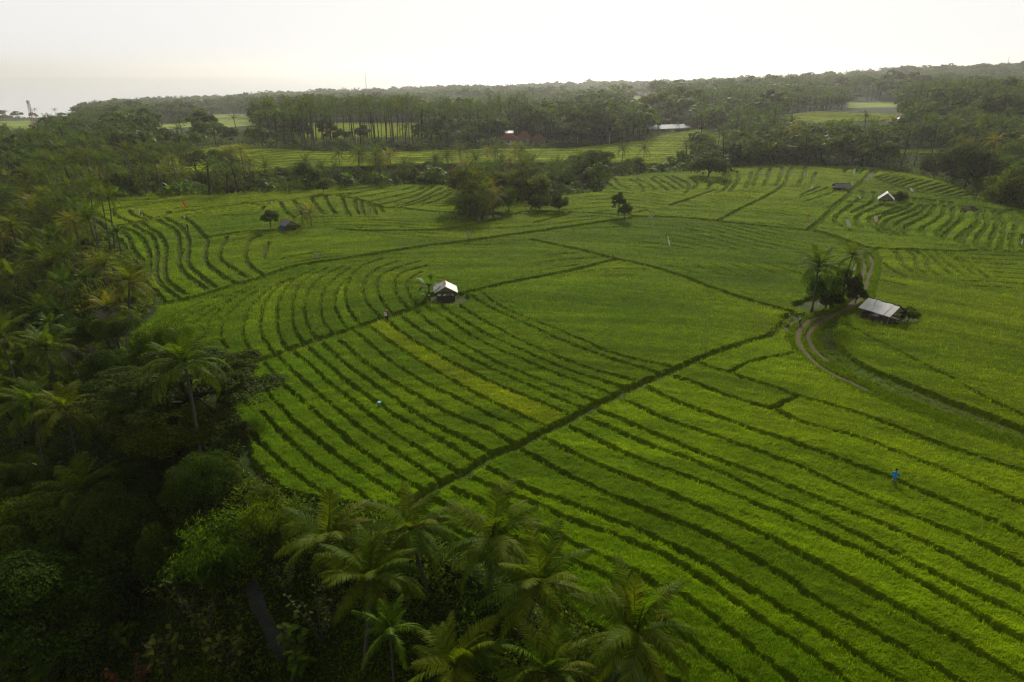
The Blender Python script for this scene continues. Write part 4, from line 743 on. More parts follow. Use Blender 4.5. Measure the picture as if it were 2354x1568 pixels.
for a, b, zc, s, k, lb in ((275, 790, -6, 1.0, 0, 'grey leafless tree by the field edge on the left'), (205, 860, -7, 1.0, 1, 'grey leafless shrub in the left thicket'), (205, 740, -6, .9, 1, 'pale crooked bare tree between the palms'), (440, 1150, -4, .65, 0, 'pale crooked dead branches inside the feathery tree'), (30, 740, -5, 1.1, 1, 'bare twiggy tree near the left edge')):
    put('bare_tree', lb, 'bare tree', a, b, zc - 3, (('branches', BARE[k]),), s)
# solitary plants on the fields
def hfor(px, ytop, ybase): x, y = at(px, ybase); z = float(zbase(x, y)); dx, dy, dz = ray(px, ytop); t = math.hypot(x, y) / math.hypot(dx, dy); return x, y, z, max(1, H + float(dz) * t - z)
def field_palm(px, yc, yb, lb, s=.8, **k): x, y, z, h = hfor(px, yc, yb); return palm(x, y, h, 'near' if math.hypot(x, y) < 130 else 'mid', lb, None, s, z=z, **k)
field_palm(1865, 612, 718, 'coconut palm with golden fronds standing at the bend of the farm road', 1.05, nuts=True, k=0); field_palm(1937, 590, 690, 'coconut palm behind the dark tree by the farm road', .75, k=3)
field_palm(694, 492, 520, 'left of two short palms beside the hut with the blue cloth', .85, k=0, mat_kind='mid'); field_palm(716, 490, 526, 'right of two short palms beside the hut with the blue cloth', .95, mat_kind='midy', k=0)
for i, (a, b, c, lb) in enumerate(((1072, 480, 508, 'drooping palm on the left side of the clump in the middle fields'), (1090, 450, 500, 'tallest palm of the clump in the middle fields'), (1108, 455, 505, 'palm in the heart of the clump in the middle fields'), (1134, 465, 498, 'palm on the right side of the clump in the middle fields'), (1098, 475, 512, 'low palm at the front of the clump in the middle fields'), (1120, 448, 490, 'palm at the back of the clump in the middle fields'))): field_palm(a, b - 12, c, lb, 1.1, mat_kind='midy' if i % 2 else None)
def field_tree(px, yt, yb, lb, kind='bushd', wide=1.0, **k): x, y, z, h = hfor(px, yt, yb); return broad(x, y, h, kind, lb, None, wide, z, **k)
field_tree(1169, 432, 492, 'dark leafy tree right of the palm clump', kind='bush', wide=.75); field_tree(1241, 446, 491, 'round dark tree with a banana plant at its foot'); field_tree(1285, 446, 492, 'round dark tree standing alone in the middle fields', wide=.85)
field_tree(1420, 443, 503, 'taller of two dark trees by the field path', kind='midd', wide=.62); field_tree(1435, 468, 514, 'smaller dark tree joined to the taller one by the field path', kind='midd', wide=.8); field_tree(745, 417, 452, 'small round tree on the crest of the left fields', kind='midd', wide=1.1)
field_tree(624, 484, 532, 'thin dark tree beside the hut with the blue cloth', kind='midd', wide=.95); field_tree(1895, 628, 712, 'dense dark tree behind the golden palm at the road bend', kind='bush', wide=.9); field_tree(1935, 622, 694, 'dark leafy tree right of the dense tree at the road bend', kind='bush', wide=.85); field_tree(1965, 660, 697, 'low dark bush tree beside the wheel ruts', wide=1.1); field_tree(1905, 665, 716, 'low dark tree at the foot of the golden palm', wide=.9)
field_tree(1626, 358, 412, 'large dark bush tree on the edge of the upper fields', wide=1.6); field_tree(2066, 441, 470, 'leafy bush beside the open hut on the hill', kind='bush', wide=1.3); field_tree(2085, 706, 738, 'bush behind the big field hut', kind='bush', wide=1.3); field_tree(2050, 698, 722, 'low bush touching the back of the big field hut', kind='bush', wide=1.2)
for a, b, c, lb in ((731, 572, 610, 'thin small tree on the bund of the left fields'), (923, 557, 580, 'sparse sapling on the long bund, third from the road'), (1077, 528, 560, 'sparse forked sapling on the long bund, right of the others'), (557, 634, 662, 'small round sapling by the canal at the left'), (1757, 585, 592, 'tiny weed tree in the large right field')):
    x, y, z, h = hfor(a, b, c); r = empty('sapling', (x, y, z), 1); [setattr(ob(n_, me, r), 'scale', (h / 4.5,) * 3) for n_, me in (('stems', BIG[2][0]), ('leaves', BIG[2][1]))]; tag(r, lb, 'sapling')
def field_banana(px, yt, yb, lb): x, y, z, h = hfor(px, yt, yb); return banana(x, y, h * 1.05, lb, None, z)
field_banana(987, 635, 690, 'bright banana plant beside the tin-roofed hut'); field_banana(980, 668, 692, 'small banana shoot at the foot of the plant by the tin-roofed hut'); field_banana(1221, 466, 490, 'small banana plant at the foot of the round tree'); field_banana(650, 500, 530, 'banana plant left of the hut with the blue cloth'); field_banana(1614, 395, 410, 'banana plant below the large dark bush tree')
# ------------------------------------------------------------------ forest
PXF = [(np.array([p[0] for p in q_]), np.array([p[1] for p in q_])) for q_ in FAR]; PP = (np.array([p[0] for p in POLY]), np.array([p[1] for p in POLY]))
def forest():
    pts = []
    for r0, r1, g in ((30, 130, 5.6), (130, 340, 5.6), (340, 440, 6.3), (440, 700, 7.6), (700, 1500, 12), (1500, 2900, 19)):
        n = int(r1 * 1.7 / g); X, Y = np.meshgrid(np.arange(-n // 2, n // 2 + 1) * g, np.arange(0, int(r1 / g) + 1) * g); X = X.ravel() + (RNG.random(X.size) - .5) * g * .95; Y = Y.ravel() + (RNG.random(Y.size) - .5) * g * .95
        r = np.hypot(X, Y); a = np.arctan2(X, Y); m = (r >= r0) & (r < r1) & (np.abs(a) < R(47 if r0 < 200 else 41)); pts.append(np.stack([X[m], Y[m]], 1))
    Pt = np.vstack(pts); x, y = Pt[:, 0], Pt[:, 1]; r = np.hypot(x, y); z = zfull(x, y); inm = inpoly(x, y, PX, PY); ds = seg_dist(x, y, PX, PY); keep = ~inm & (ds > np.where(r < 120, 1.2, 2.5)) & (z > -78)
    for FX, FY in FARW: keep &= ~inpoly(x, y, FX, FY)
    u = RNG.random(len(x)); pxb, pyb = project(x, y, z); X_ = pxb
    dens = 1
    # share of palms: high in the grove and valley, lower on the far right slope
    pshare = .42 + .25 * (vn(x, y, 45, 41) - .5) * 2; grove = (r > 345) & (r < 402) & (X_ > 575) & (X_ < 1210); pshare = np.where(grove, np.where(X_ < 960, .9, .55), pshare); pshare = np.where((r > 95) & (r < 240) & (X_ < 600), .78, pshare); pshare = np.where((r < 95), .10, pshare); pshare = np.where(r > 430, .15 + .5 * sstep(.3, .7, vn(x, y, 130, 61)), pshare)
    isp = u < pshare; h = np.where(isp, 10 + 5.5 * RNG.random(len(x)), 7 + 6 * RNG.random(len(x))); h = np.where(grove, np.where(isp, 14 + 6 * RNG.random(len(x)), 7 + 6 * RNG.random(len(x))), h)
    h = np.where((r > 430) & isp, 10.5 + 5.5 * RNG.random(len(x)), h); h = np.where((r > 430) & ~isp, 8 + 11 * RNG.random(len(x)) ** 2, h); h = np.where((r < 120), np.minimum(h, 6 + 5 * RNG.random(len(x))), h)
    rw = (r > 150) & (r < 330) & (X_ > 2100); h = np.where(rw, h + 3, h); mid = (r > 225) & (r < 302) & (X_ > 230) & (X_ < 1500); h = np.where(mid, h + 1.5, h)
    h = np.where(r > 430, h * (.65 + .7 * vn(x, y, 110, 60)), h)
    val = (r > 302) & (r < 346) & (X_ > 230) & (X_ < 1500); h = np.where(val, np.where(isp, 7 + 4 * RNG.random(len(x)), 3 + 2.5 * RNG.random(len(x))), h)
    big = (r > 360) & (r < 440) & (X_ > 1210) & (X_ < 1560); h = np.where(big & ~isp, 13 + 6 * RNG.random(len(x)), h)
    # keep views open: thin out what would stand over a field patch
    ptx, pty = project(x, y, z + h); pmx, pmy = project(x, y, z + h * .6)
    def anyin(fx, fy): return np.logical_or.reduce([inpoly(ptx, pyb + (pty - pyb) * k, fx, fy) for k in (.1, .25, .4, .55, .7, .85, 1)])
    for i, (fx, fy) in enumerate(PXF):
        rmin = np.hypot(*FARW[i]).min(); blk = ((r < rmin + (20 if i < 3 else 60)) & (inpoly(ptx, pty + (14 if i == 0 else 4), fx, fy) | inpoly(pmx, pmy, fx, fy) | ((i > 2) & anyin(fx, fy))))
        if i == 2: blk &= ~grove; blk |= (r > 402) & (r < 470) & inpoly(ptx, pty + 25, fx, fy)
        keep &= ~(blk & (RNG.random(len(x)) < (np.where(isp, .45, .88) if i < 2 else .98)))
    keep &= ~((r < 240) & inpoly(ptx, pty, *PP) & inpoly(ptx, pty + 12, *PP) & (RNG.random(len(x)) < .97))
    for qx, qy in ((130, 1075), (250, 1060), (480, 1420), (400, 1500), (215, 1400), (740, 1420), (30, 1540), (120, 1545), (310, 1525), (500, 1250)): keep &= ~((r < 85) & (np.abs(pmx - qx) < 75) & (ptx * 0 + pty < qy + 30) & (pyb > qy - 10))
    keep &= ~((r < 60) & (X_ > 560)); keep &= ~((r < 75) & (np.abs(pmx - 608) < 60) & (pmy > 1300))
    # buildings keep a clear foreground
    for bx, by, w_, br in ((1190, 325, 60, 345), (1530, 295, 42, 430), (2110, 255, 60, 520), (2060, 270, 30, 470)): keep &= ~((r < br + 22) & (r > br - 60) & (np.abs(pmx - bx) < w_) & (pty < by + 6) & (RNG.random(len(x)) < .93))
    keep &= ~(grove & (RNG.random(len(x)) < .0)); keep &= (RNG.random(len(x)) < .55 + .6 * vn(x, y, 30, 43)) | (r < 340)
    vis = (ptx > -60) & (ptx < 2420) & (pty < 1620); keep &= vis; i_ = np.where(keep)[0]; PY_ = pmy[i_]; x, y, z, r, h, isp, X_ = x[i_], y[i_], z[i_], r[i_], h[i_], isp[i_], ptx[i_]; app = h / r; print('forest', len(x), isp.sum())
    def part_(px, a, b): t = (px - a) / (b - a); return 'left part' if t < .2 else 'left-centre part' if t < .4 else 'middle' if t < .6 else 'right-centre part' if t < .8 else 'right part'
    def where_(px, rr, py):
        if rr < 130: return ('low ' if py > 1150 else 'high ' if py > 850 else 'at the top ') + 'in the dark left ravine, ' + ('by the picture edge' if px < 150 else 'under the layered tree' if px < 420 else 'near the rice edge')
        if rr < 225 and px < 1000: return ('at the back' if rr > 185 else 'halfway back' if rr > 155 else 'in front') + ' of the left grove, ' + ('near the picture edge' if px < 90 else 'inside it' if px < 190 else 'beside the terraces')
        if rr < 345: return 'in the ' + (part_(px, 0, 700) + ' of the gully wood behind the left fields' if px < 700 else part_(px, 700, 1450) + ' of the gully wood behind the middle fields' if px < 1450 else part_(px, 1450, 2353) + ' of the wood behind the right-hand hill')
        if rr < 420: return 'in the ' + (part_(px, 0, 575) + ' of the wood left of the far terraces' if px < 575 else part_(px, 575, 1210) + ' of the tall grove beyond the far terraces' if px < 1210 else 'wood right of the red-roofed house' if px < 1560 else part_(px, 1560, 2353) + ' of the wooded slope')
        return 'in the hazy woods at the left' if px < 800 else 'in the hazy woods behind the tall grove' if px < 1500 else 'on the hazy wooded slope at the right'
    used = np.zeros(len(x), bool)
    for flag, nm in ((True, 'p'), (False, 'b')):
        c = np.where(isp == flag)[0]; c = c[np.argsort(-app[c])][:262 if flag else 232]; used[c] = True
        for i in c:
            w_ = where_(X_[i], r[i], PY_[i])
            if flag:
                tall = h[i] > 12.5; yl = RNG.random() < .12 and r[i] < 330; lb = ('yellowish ' if yl else '') + ('tall' if tall else 'mid-sized' if h[i] > 10 else 'short') + ' coconut palm ' + w_
                palm(x[i], y[i], h[i], 'near' if r[i] < 110 else 'mid' if r[i] < 330 else 'far', lb, lb.replace('coconut palm', 'coconut palms'), .9 + .25 * RNG.random(), z=z[i], mat_kind='midy' if yl else None)
            else:
                small = h[i] < 8; lb = ('low bushy' if small else 'big leafy' if h[i] > 12 else 'rounded') + ' tree ' + w_
                bs = RNG.random() < .45; broad(x[i], y[i], h[i] * (.8 if bs else 1), ('bushn' if bs else 'near') if r[i] < 110 else ('bush' if bs else 'mid') if r[i] < 330 else 'far', lb, lb.replace(' tree ', ' trees ', 1), .8 + .4 * RNG.random(), z=z[i])
    rest = np.where(~used)[0]
    for flag, nm, lb, mats_ in ((True, 'palm_wood', 'hazy mass of distant coconut palms covering the far land', None), (False, 'broadleaf_wood', 'hazy mass of distant leafy trees covering the far land', None)):
        c = rest[isp[rest] == flag]; VV = []; TT = []; mi = []; k = 0
        for i in c:
            a = RNG.random() * 6.28; s = .95 + .25 * RNG.random()
            if flag:
                V, T, tv, tf = FA[RNG.integers(4)]; V = rotz(np.vstack([V, tv]) * np.array([s, s, h[i] / 12]), a); T = np.vstack([T, tf + (len(V) - len(tv))]); mm = np.r_[np.zeros(len(T) - len(tf)), np.ones(len(tf))]
                V = V * (np.array([1.45, 1.45, 1]) if r[i] > 700 else np.array([1.2, 1.2, 1]))
            else:
                V, T = FB[RNG.integers(5)]; s = h[i] / 10.5; wd = s * (1 + .35 * (r[i] > 700)) * (.8 + .5 * RNG.random()); V = rotz(V * np.array([wd, wd, s]), a); mm = np.full(len(T), RNG.integers(3)); 
            VV.append(V + np.array([x[i], y[i], z[i] - .3])); TT.append(T + k); mi.append(mm); k += len(V)
        if VV: tag(ob(nm, npmesh(nm, np.vstack(VV), np.vstack(TT), (M['palm'], M['barkd']) if flag else (M['leaf'], M['leafd'], M['leafl']), midx=np.concatenate(mi))), lb, kind='stuff'); print(nm, len(c), k)
forest()
# banana plants along the wood edges
BR = [(P('P', '210,470 480,458 640,450 790,440 920,436'), 20, 4.5, 'behind the crest of the left fields'), (P('P', '1170,465 1300,450 1385,440 1395,420'), 16, 5, 'behind the palm clump of the middle fields'), (P('P', '560,342 700,349 860,350 1000,346 1150,343'), 34, -6, 'below the tall grove'),
      (P('P', '1650,388 1800,380 1950,380 2080,395'), 10, 5, 'behind the upper right fields'), (P('P', '270,640 310,700 330,760'), 5, 4, 'at the rim of the left grove')]
for pts, n, off, w_ in BR:
    X, Y = spline(pts); t = np.sort((np.floor(RNG.random(n) * n / 3) * 3 / n + .06 * RNG.random(n)).clip(0, .999)) * (len(X) - 1); xs = np.interp(t, np.arange(len(X)), X); ys_ = np.interp(t, np.arange(len(Y)), Y)
    for x, y in zip(xs, ys_):
        q_ = 1 + (off * np.sign(1) + RNG.random() * 4) / math.hypot(x, y) if off > 0 else 1 + (2 + RNG.random() * 5) / math.hypot(x, y); banana(x * q_, y * q_, 2.6 + 2.8 * RNG.random(), 'bright green banana plant ' + w_, 'banana plants ' + w_)
# low undergrowth on every wooded floor
def under():
    n = 150000; a = (RNG.random(n) - .5) * R(94); r = 32 * np.exp(RNG.random(n) * math.log(560 / 32)); x, y = r * np.sin(a), r * np.cos(a); k = ~inpoly(x, y, PX, PY) & (seg_dist(x, y, PX, PY) > .8)
    for FX, FY in FARW: k &= ~inpoly(x, y, FX, FY)
    px, py = project(x, y, zfull(x, y)); k &= ~((np.abs(px - (608 + (py - 1427) * .35)) < 17) & (py > 1360) & (py < 1500) & (r < 90))
    x, y, r = x[k], y[k], r[k]; n = len(x); z = zfull(x, y) + 2.6 * vn(x, y, 3.5, 50) * RNG.random(n); nb = 5; s = np.clip(.0062 * r, .35, 1.5)[:, None] * (.5 + .8 * RNG.random((n, nb)))
    c = np.stack([x, y, z], 1)[:, None, :] + RNG.normal(0, 1, (n, nb, 3)) * s[..., None] * np.array([.8, .8, .45]); nr = RNG.normal(0, .6, (n, nb, 3)) + np.array([0, 0, .8]); nr /= np.linalg.norm(nr, axis=2)[..., None]; aa = np.cross(nr, RNG.normal(size=(n, nb, 3))); aa /= np.linalg.norm(aa, axis=2)[..., None]; b = np.cross(nr, aa); s = s[..., None] * .5
    V = np.stack([c - aa * s, c + b * s * .6, c + aa * s * 1.2], 2).reshape(-1, 3); u = vn(x, y, 7, 51)[:, None, None]; col = (np.array([.045, .080, .003]) * (1 - u) + np.array([.13, .165, .005]) * u) * np.ones((n, nb * 3, 3)) * (.6 + .8 * RNG.random((n, 1, 1)))
    tag(ob('undergrowth', npmesh('undergrowth', V, np.arange(len(V)).reshape(-1, 3), (M['blade'],), col.reshape(-1, 3))), 'low dark undergrowth on the floor of the woods and ravines', kind='stuff')
under()
V, f = ribbon(P('P', '585,1330 598,1400 612,1440 640,1480 660,1520'), 1, .1, '', None, '')
def stream():
    X, Y = unproj([575, 592, 606, 618, 634, 655], [1345, 1390, 1420, 1445, 1475, 1510], zfull); V = []; 
    for i in range(len(X)):
        j = min(i + 1, len(X) - 1); k = max(i - 1, 0); dx, dy = X[j] - X[k], Y[j] - Y[k]; l = math.hypot(dx, dy); z = max(zf1(X[i], Y[i]), zf1(X[i] - dy / l, Y[i] + dx / l), zf1(X[i] + dy / l, Y[i] - dx / l)) - .1
        for s in (-.45, -.15, .15, .45): xx, yy = X[i] - dy / l * s * (1 + .4 * math.sin(i * 2)), Y[i] + dx / l * s; V.append((xx, yy, zf1(xx, yy) + .25))
    i = np.arange(len(V)).reshape(-1, 4); f = np.stack([i[:-1, :-1], i[1:, :-1], i[1:, 1:], i[:-1, 1:]], -1).reshape(-1, 4); tag(ob('stream', npmesh('stream', V, f, (M['water'],))), 'short stretch of grey stream glimpsed through the ravine trees', kind='structure')
stream()
# ------------------------------------------------------------------ field huts
def slab(m, a, b, c, d, t, mi=0):                          # thick quad
    a, b, c, d = map(Vector, (a, b, c, d)); n = (b - a).cross(d - a).normalized() * t; m.add([a, b, c, d, a - n, b - n, c - n, d - n], [(0, 1, 2, 3), (7, 6, 5, 4), (0, 4, 5, 1), (1, 5, 6, 2), (2, 6, 7, 3), (3, 7, 4, 0)], mi)
def hut(name, label, px, py, rz, L, Wd, ev, rise, roof1, roof2, over=.3, posts='woodl', gable='mat_', wall=None, wallh=.8, rust=False, ridge=None, corr=True, z=None):
    x, y = at(px, py); z = float(zbase(x, y)) if z is None else z; root = empty(name, (x, y, z), rz); hl, hw = L / 2, Wd / 2
    for sgn, mt in ((-1, roof1), (1, roof2)):
        m = MB(); n = max(2, int(L / .8)); e = hw + over; sl = rise / hw
        for i in range(n):                                 # overlapping sheets, each a little different
            x0, x1 = -hl - over + (L + 2 * over) * i / n, -hl - over + (L + 2 * over) * (i + 1) / n; u = RNG.uniform(-.06, .06); dz = .012 * (i % 2)
            q_ = [(x0, 0, ev + rise + dz), (x1 - .012, 0, ev + rise + dz), (x1 - .012, sgn * (e + u), ev - over * sl + dz), (x0, sgn * (e + u), ev - over * sl + dz)]
            if sgn < 0: q_ = q_[::-1]
            slab(m, *[q_[k] for k in (3, 2, 1, 0)], .035)
        m.build('roof', M[mt], root)
    if ridge: m = MB(); m.prism([(-.16, ev + rise - .06), (0, ev + rise + .07), (.16, ev + rise - .06)], 'x', -hl - over - .05, hl + over + .05); m.build('ridge_cap', M[ridge], root)
    if rust: m = MB(); slab(m, (-hl * .4, -.13, ev + rise + .06), (hl + over, -.13, ev + rise + .06), (hl + over, .2, ev + rise + .04), (-hl * .4, .2, ev + rise + .04), .02); m.build('rusty_sheet', M['rust'], root)
    for s in (-1, 1):
        for t in (-1, 1): m = MB(); m.tube([(s * (hl - .1), t * (hw - .1), -.1), (s * (hl - .1), t * (hw - .1), ev + .08)], .06, 6); m.build('post', M[posts], root)
        if gable: m = MB(); m.prism([(-hw + .05, ev + .02), (hw - .05, ev + .02), (0, ev + rise - .1)], 'x', s * (hl + .04), s * (hl + .07)); m.build('gable', M[gable], root)
    m = MB(); m.box((0, 0, .42), (L - .3, Wd - .3, .07)); m.build('platform', M['wood'], root)
    if wall:
        for s in wall: m = MB(); (m.box((0, (hw - .06) * (1 if s == 'b' else -1), wallh / 2), (L - .25, .04, wallh)) if s in 'bf' else m.box(((hl - .06) * (1 if s == 'r' else -1), 0, wallh / 2), (.04, Wd - .25, wallh))); m.build('wall', M['wood'], root)
    return tag(root, label, "hut")
h1 = hut('field_hut', 'small open hut with a white tin roof and rusty ridge beside the banana plant', 1024, 688, R(98), 2.9, 3.0, 1.75, .85, 'zincw', 'zinc', .35, 'wood', 'mat_', 'l', 1.0, rust=True)

m = MB(); m.box((-1.35, .6, 1.0), (.05, .35, 1.0)); m.build('blue_cloth', M['blue'], h1); m = MB(); m.box((-1.38, -.5, .75), (.05, .9, 1.3)); m.build('board', M['stone'], h1)
h2 = hut('field_shed', 'largest hut with a pale patched roof and thatched back beside the farm road', 2024, 736, R(-60), 4.3, 3.7, 1.75, 1.05, 'zincw', 'thatch', .3, 'woodl', 'mat_', 'fl', .9, ridge='thatch')
m = MB(); m.tube([(-.5, -2.3, .2), (-.8, -1.2, 2.2), (-1.2, .4, 3.5)], .035, 5); m.build('bamboo_pole', M['mat_'], h2)
m = MB()
for i in range(5): m.tube([(2.2, -1.2 + i * .5, .2), (3.3 + .3 * (i % 2), -1.0 + .4 * i, 1.5 + .1 * i)], .03, 5)
m.tube([(2.7, -1.2, 1.2), (3.5, 1.2, 1.4)], .03, 5); m.build('lean_to_poles', M['wood'], h2)
h3 = hut('field_hut', 'small hut with a patched grey roof and bright blue cloth wall near two short palms', 664, 534, R(-46), 3.0, 2.7, 1.95, .9, 'stone', 'zinc', .25, 'woodl', 'woodl', 'rf', 1.35)
m = MB(); m.box((-.2, -1.4, 1.1), (1.6, .05, 1.5)); m.build('blue_tarp', M['blue'], h3)
h4 = hut('field_hut', 'low hut with a long dark grey roof on the upper right fields', 1932, 441, R(2), 4.4, 2.6, 1.6, .95, 'stone', 'wood', .3, 'woodl', None, 'b', 1.1, ridge='wood')
h5 = hut('field_hut', 'open hut with a pale pointed roof and bush at its side on the right hill', 2033, 474, R(64), 3.4, 3.4, 2.2, 1.5, 'zincw', 'zinc', .3, 'woodl', 'woodl', None, ridge='plast')
m = MB(); [m.box((0, s * 1.5, .95), (3.0, .05, .06)) for s in (-1, 1)]; m.box((-1.5, 0, .95), (.05, 3.0, .06)); m.build('rail', M['woodl'], h5)
x, y = at(2227, 490); r6 = empty('tile_hut', (x, y, float(zbase(x, y))), R(20)); m = MB(); v = [(-1.6, -1.4, 1.0), (1.6, -1.4, 1.0), (1.6, 1.4, 1.0), (-1.6, 1.4, 1.0), (-.35, 0, 1.95), (.35, 0, 1.95)]; m.add(v, [(0, 1, 5, 4), (1, 2, 5), (2, 3, 4, 5), (3, 0, 4), (3, 2, 1, 0)]); m.build('roof', M['tiled'], r6)
m = MB(); m.box((0, 0, .5), (1.9, 1.7, 1.0)); m.build('wall', M['stone'], r6); tag(r6, 'little shed with a dark pointed tile roof sunk in the right-hand rice', 'hut')
# stone shrine by the palm clump
x, y = at(1101, 514); r_ = empty('shrine', (x, y, float(zbase(x, y))), R(15)); m = MB(); m.box((0, 0, .25), (1.0, 1.0, .5)); m.box((0, 0, .75), (.7, .7, .5)); m.box((0, 0, 1.2), (.5, .5, .4)); m.build('pedestal', M['stone'], r_)
m = MB(); m.box((0, 0, 1.55), (.6, .6, .3)); m.build('niche', M['stone'], r_); m = MB(); m.add([(-.5, -.5, 1.7), (.5, -.5, 1.7), (.5, .5, 1.7), (-.5, .5, 1.7), (0, 0, 2.2)], [(0, 1, 4), (1, 2, 4), (2, 3, 4), (3, 0, 4), (3, 2, 1, 0)]); m.build('roof', M['tiled'], r_); tag(r_, 'small grey stone shrine in front of the palm clump', 'shrine')
# ------------------------------------------------------------------ far houses
def hip(root, cx, cy, L, Wd, ev, rise, rm, wm, wins=3, over=.8):
    m = MB(); a, b = L / 2 + over, Wd / 2 + over; k = max(0.5, L / 2 - Wd / 2); m.add([(cx - a, cy - b, ev), (cx + a, cy - b, ev), (cx + a, cy + b, ev), (cx - a, cy + b, ev), (cx - k, cy, ev + rise), (cx + k, cy, ev + rise)], [(0, 1, 5, 4), (1, 2, 5), (2, 3, 4, 5), (3, 0, 4), (3, 2, 1, 0)]); m.build('roof', M[rm], root)
    m = MB(); m.box((cx, cy, ev / 2 - .3), (L, Wd, ev + .6)); m.build('wall', M[wm], root)
    for i in range(wins): m = MB(); m.box((cx - L / 2 + (i + .5) * L / wins, cy - Wd / 2 - .03, ev * .55), (1.0, .1, 1.1)); m.build('window', M['dark'], root)
def base_r(px, py, r): x, y, z = ray_at_r(px, py, r); return x, y, float(zfull(np.array([x]), np.array([y]))[0])
def place(name, label, cat, px, r, rz, zoff=0): x, y, z = base_r(px, 300, r); return tag(empty(name, (x, y, z + zoff), rz), label, cat)
o = place('house', 'red tile-roofed house at the foot of the tall grove', 'house', 1183, 352, R(-4)); hip(o, -3, 0, 9, 6, 3.0, 2.4, 'tile', 'wall', 3); hip(o, 4.5, 2.5, 5.5, 6, 3.6, 3.2, 'tile', 'wall', 1)
o = place('house', 'second red-roofed house half hidden by a bare tree, right of the first', 'house', 1238, 354, R(6)); hip(o, 0, 0, 6, 5, 3.0, 2.8, 'tile', 'wall', 2)
o = place('tin_shed', 'small shed with a shining white sheet roof behind the red-roofed house', 'shed', 1170, 362, R(2)); m = MB(); m.box((0, 0, 2.4), (3.6, 4, 4.8)); m.build('wall', M['wall'], o); m = MB(); slab(m, (-2.2, -2.4, 5.1), (2.2, -2.4, 5.1), (2.2, 2.4, 5.9), (-2.2, 2.4, 5.9), .06); m.build('roof', M['zincw'], o)
o = place('long_barn', 'long open barn with a grey sheet roof on the middle right', 'barn', 1530, 440, R(24), -1.0); L, Wd = 30, 9
m = MB(); [slab(m, (-15 + i * 1.5, -5, 3.0 + .02 * (i % 2)), (-13.52 + i * 1.5, -5, 3.0 + .02 * (i % 2)), (-13.52 + i * 1.5, 0, 5.0 + .02 * (i % 2)), (-15 + i * 1.5, 0, 5.0 + .02 * (i % 2)), .05) for i in range(20)]; m.build('roof', M['zinc'], o)
m = MB(); slab(m, (-15, 0, 5.0), (15, 0, 5.0), (15, 5, 3.0), (-15, 5, 3.0), .05); m.build('roof', M['zinc'], o)
for i in range(9):
    m = MB(); m.box((-14.5 + i * 3.6, -4.6, 1.4), (.2, .2, 3.2)); m.build('post', M['woodl'], o)
m = MB(); m.box((0, 0, 1.2), (29, 8, 2.6)); m.build('wall', M['wood'], o)
o = place('hall', 'wide low hall with a brown tile roof on the right-hand slope', 'building', 2110, 520, R(-3)); hip(o, 0, 0, 25, 10, 3.2, 3.4, 'tileb', 'wall', 7)
for px, r, w_, lb in ((2050, 478, 7, 'dark red-roofed house low left of the wide hall'), (2064, 486, 5, 'small house with a light roof panel below the wide hall'), (2078, 494, 5, 'small red-roofed house just below the wide hall')):
    o = place('house', lb, 'house', px, r, R(10)); hip(o, 0, 0, w_, 5, 2.8, 2.2, 'tile' if w_ != 5 or px > 2070 else 'zinc', 'wall', 2)
o = place('house', 'tiny orange-roofed house in the haze at the upper left', 'house', 437, 1450, 0, 6); hip(o, 0, 0, 16, 10, 8, 6, 'tile', 'wall', 3); o = place('house', 'tiny white house in the haze right of the orange-roofed one', 'house', 472, 1460, 0, 6); hip(o, 0, 0, 12, 8, 8, 4, 'zincw', 'wall', 2)
o = place('house', 'hazy red-roofed house beyond the striped masts', 'house', 1478, 850, 0, 2); hip(o, 0, 0, 12, 8, 5, 4, 'tile', 'wall', 3)
# ------------------------------------------------------------------ masts and poles
def mast(name, label, px, ytop, r, w, kind='steel', lattice=False, arms=(), stripes=False):
    x, y, z = base_r(px, 250, r); zt = ray_at_r(px, ytop, r)[2]; h = zt - z; root = empty(name, (x, y, z - 1)); h += 1
    if lattice:
        m = MB(); n = 9
        for sx in (-1, 1):
            for sy in (-1, 1): m.tube([(sx * w, sy * w, 0), (sx * w * .35, sy * w * .35, h)], .07, 4)
        m.build('legs', M[kind], root); m = MB()
        for i in range(n):
            z0, z1 = h * i / n, h * (i + 1) / n; a, b = w * (1 - .65 * i / n), w * (1 - .65 * (i + 1) / n)
            for s in (-1, 1):
                m.tube([(-a, s * a, z0), (b, s * b, z1)], .05, 3); m.tube([(a, s * a, z0), (-b, s * b, z1)], .09, 3); m.tube([(s * a, -a, z0), (s * b, b, z1)], .09, 3); m.tube([(-a, s * a, z0), (a, s * a, z0)], .09, 3)
        m.build('braces', M['redw'], root); m = MB(); [m.box((s * w * .5, 0, h - 1.2), (.3, .5, 2.2)) for s in (-1, 1)]; m.build('antenna', M['plast'], root)
    elif stripes:
        for i in range(6): m = MB(); m.tube([(0, 0, h * i / 6), (0, 0, h * (i + 1) / 6)], w, 6); m.build('mast_section', M['plast' if i % 2 else 'redw'], root)
    else: m = MB(); m.tube([(0, 0, 0), (0, 0, h)], [w, w * .6], 6); m.build('pole', M[kind], root)
    for f_, l_ in arms:
        m = MB(); m.tube([(-l_, 0, h * f_), (-l_ * .3, 0, h * f_ + .5), (l_ * .3, 0, h * f_ + .5), (l_, 0, h * f_)], w * .9, 4); m.tube([(0, -l_, h * f_), (0, l_, h * f_)], w * .5, 4); m.build('cross_arm', M['plast'], root)
    return tag(root, label, 'mast')
mast('lattice_tower', 'red and white lattice mast among the palms at the far left', 68, 231, 540, 1.4, lattice=True)
mast('radio_mast', 'thin tall mast faint in the haze left of centre', 845, 165, 2000, .8); mast('radio_mast', 'thin mast faint in the haze at the upper right', 2290, 132, 2200, .8)
mast('antenna_pole', 'pole with two rows of pale arms rising behind the tall grove', 970, 210, 620, .22, arms=((.97, 5), (.62, 5)))
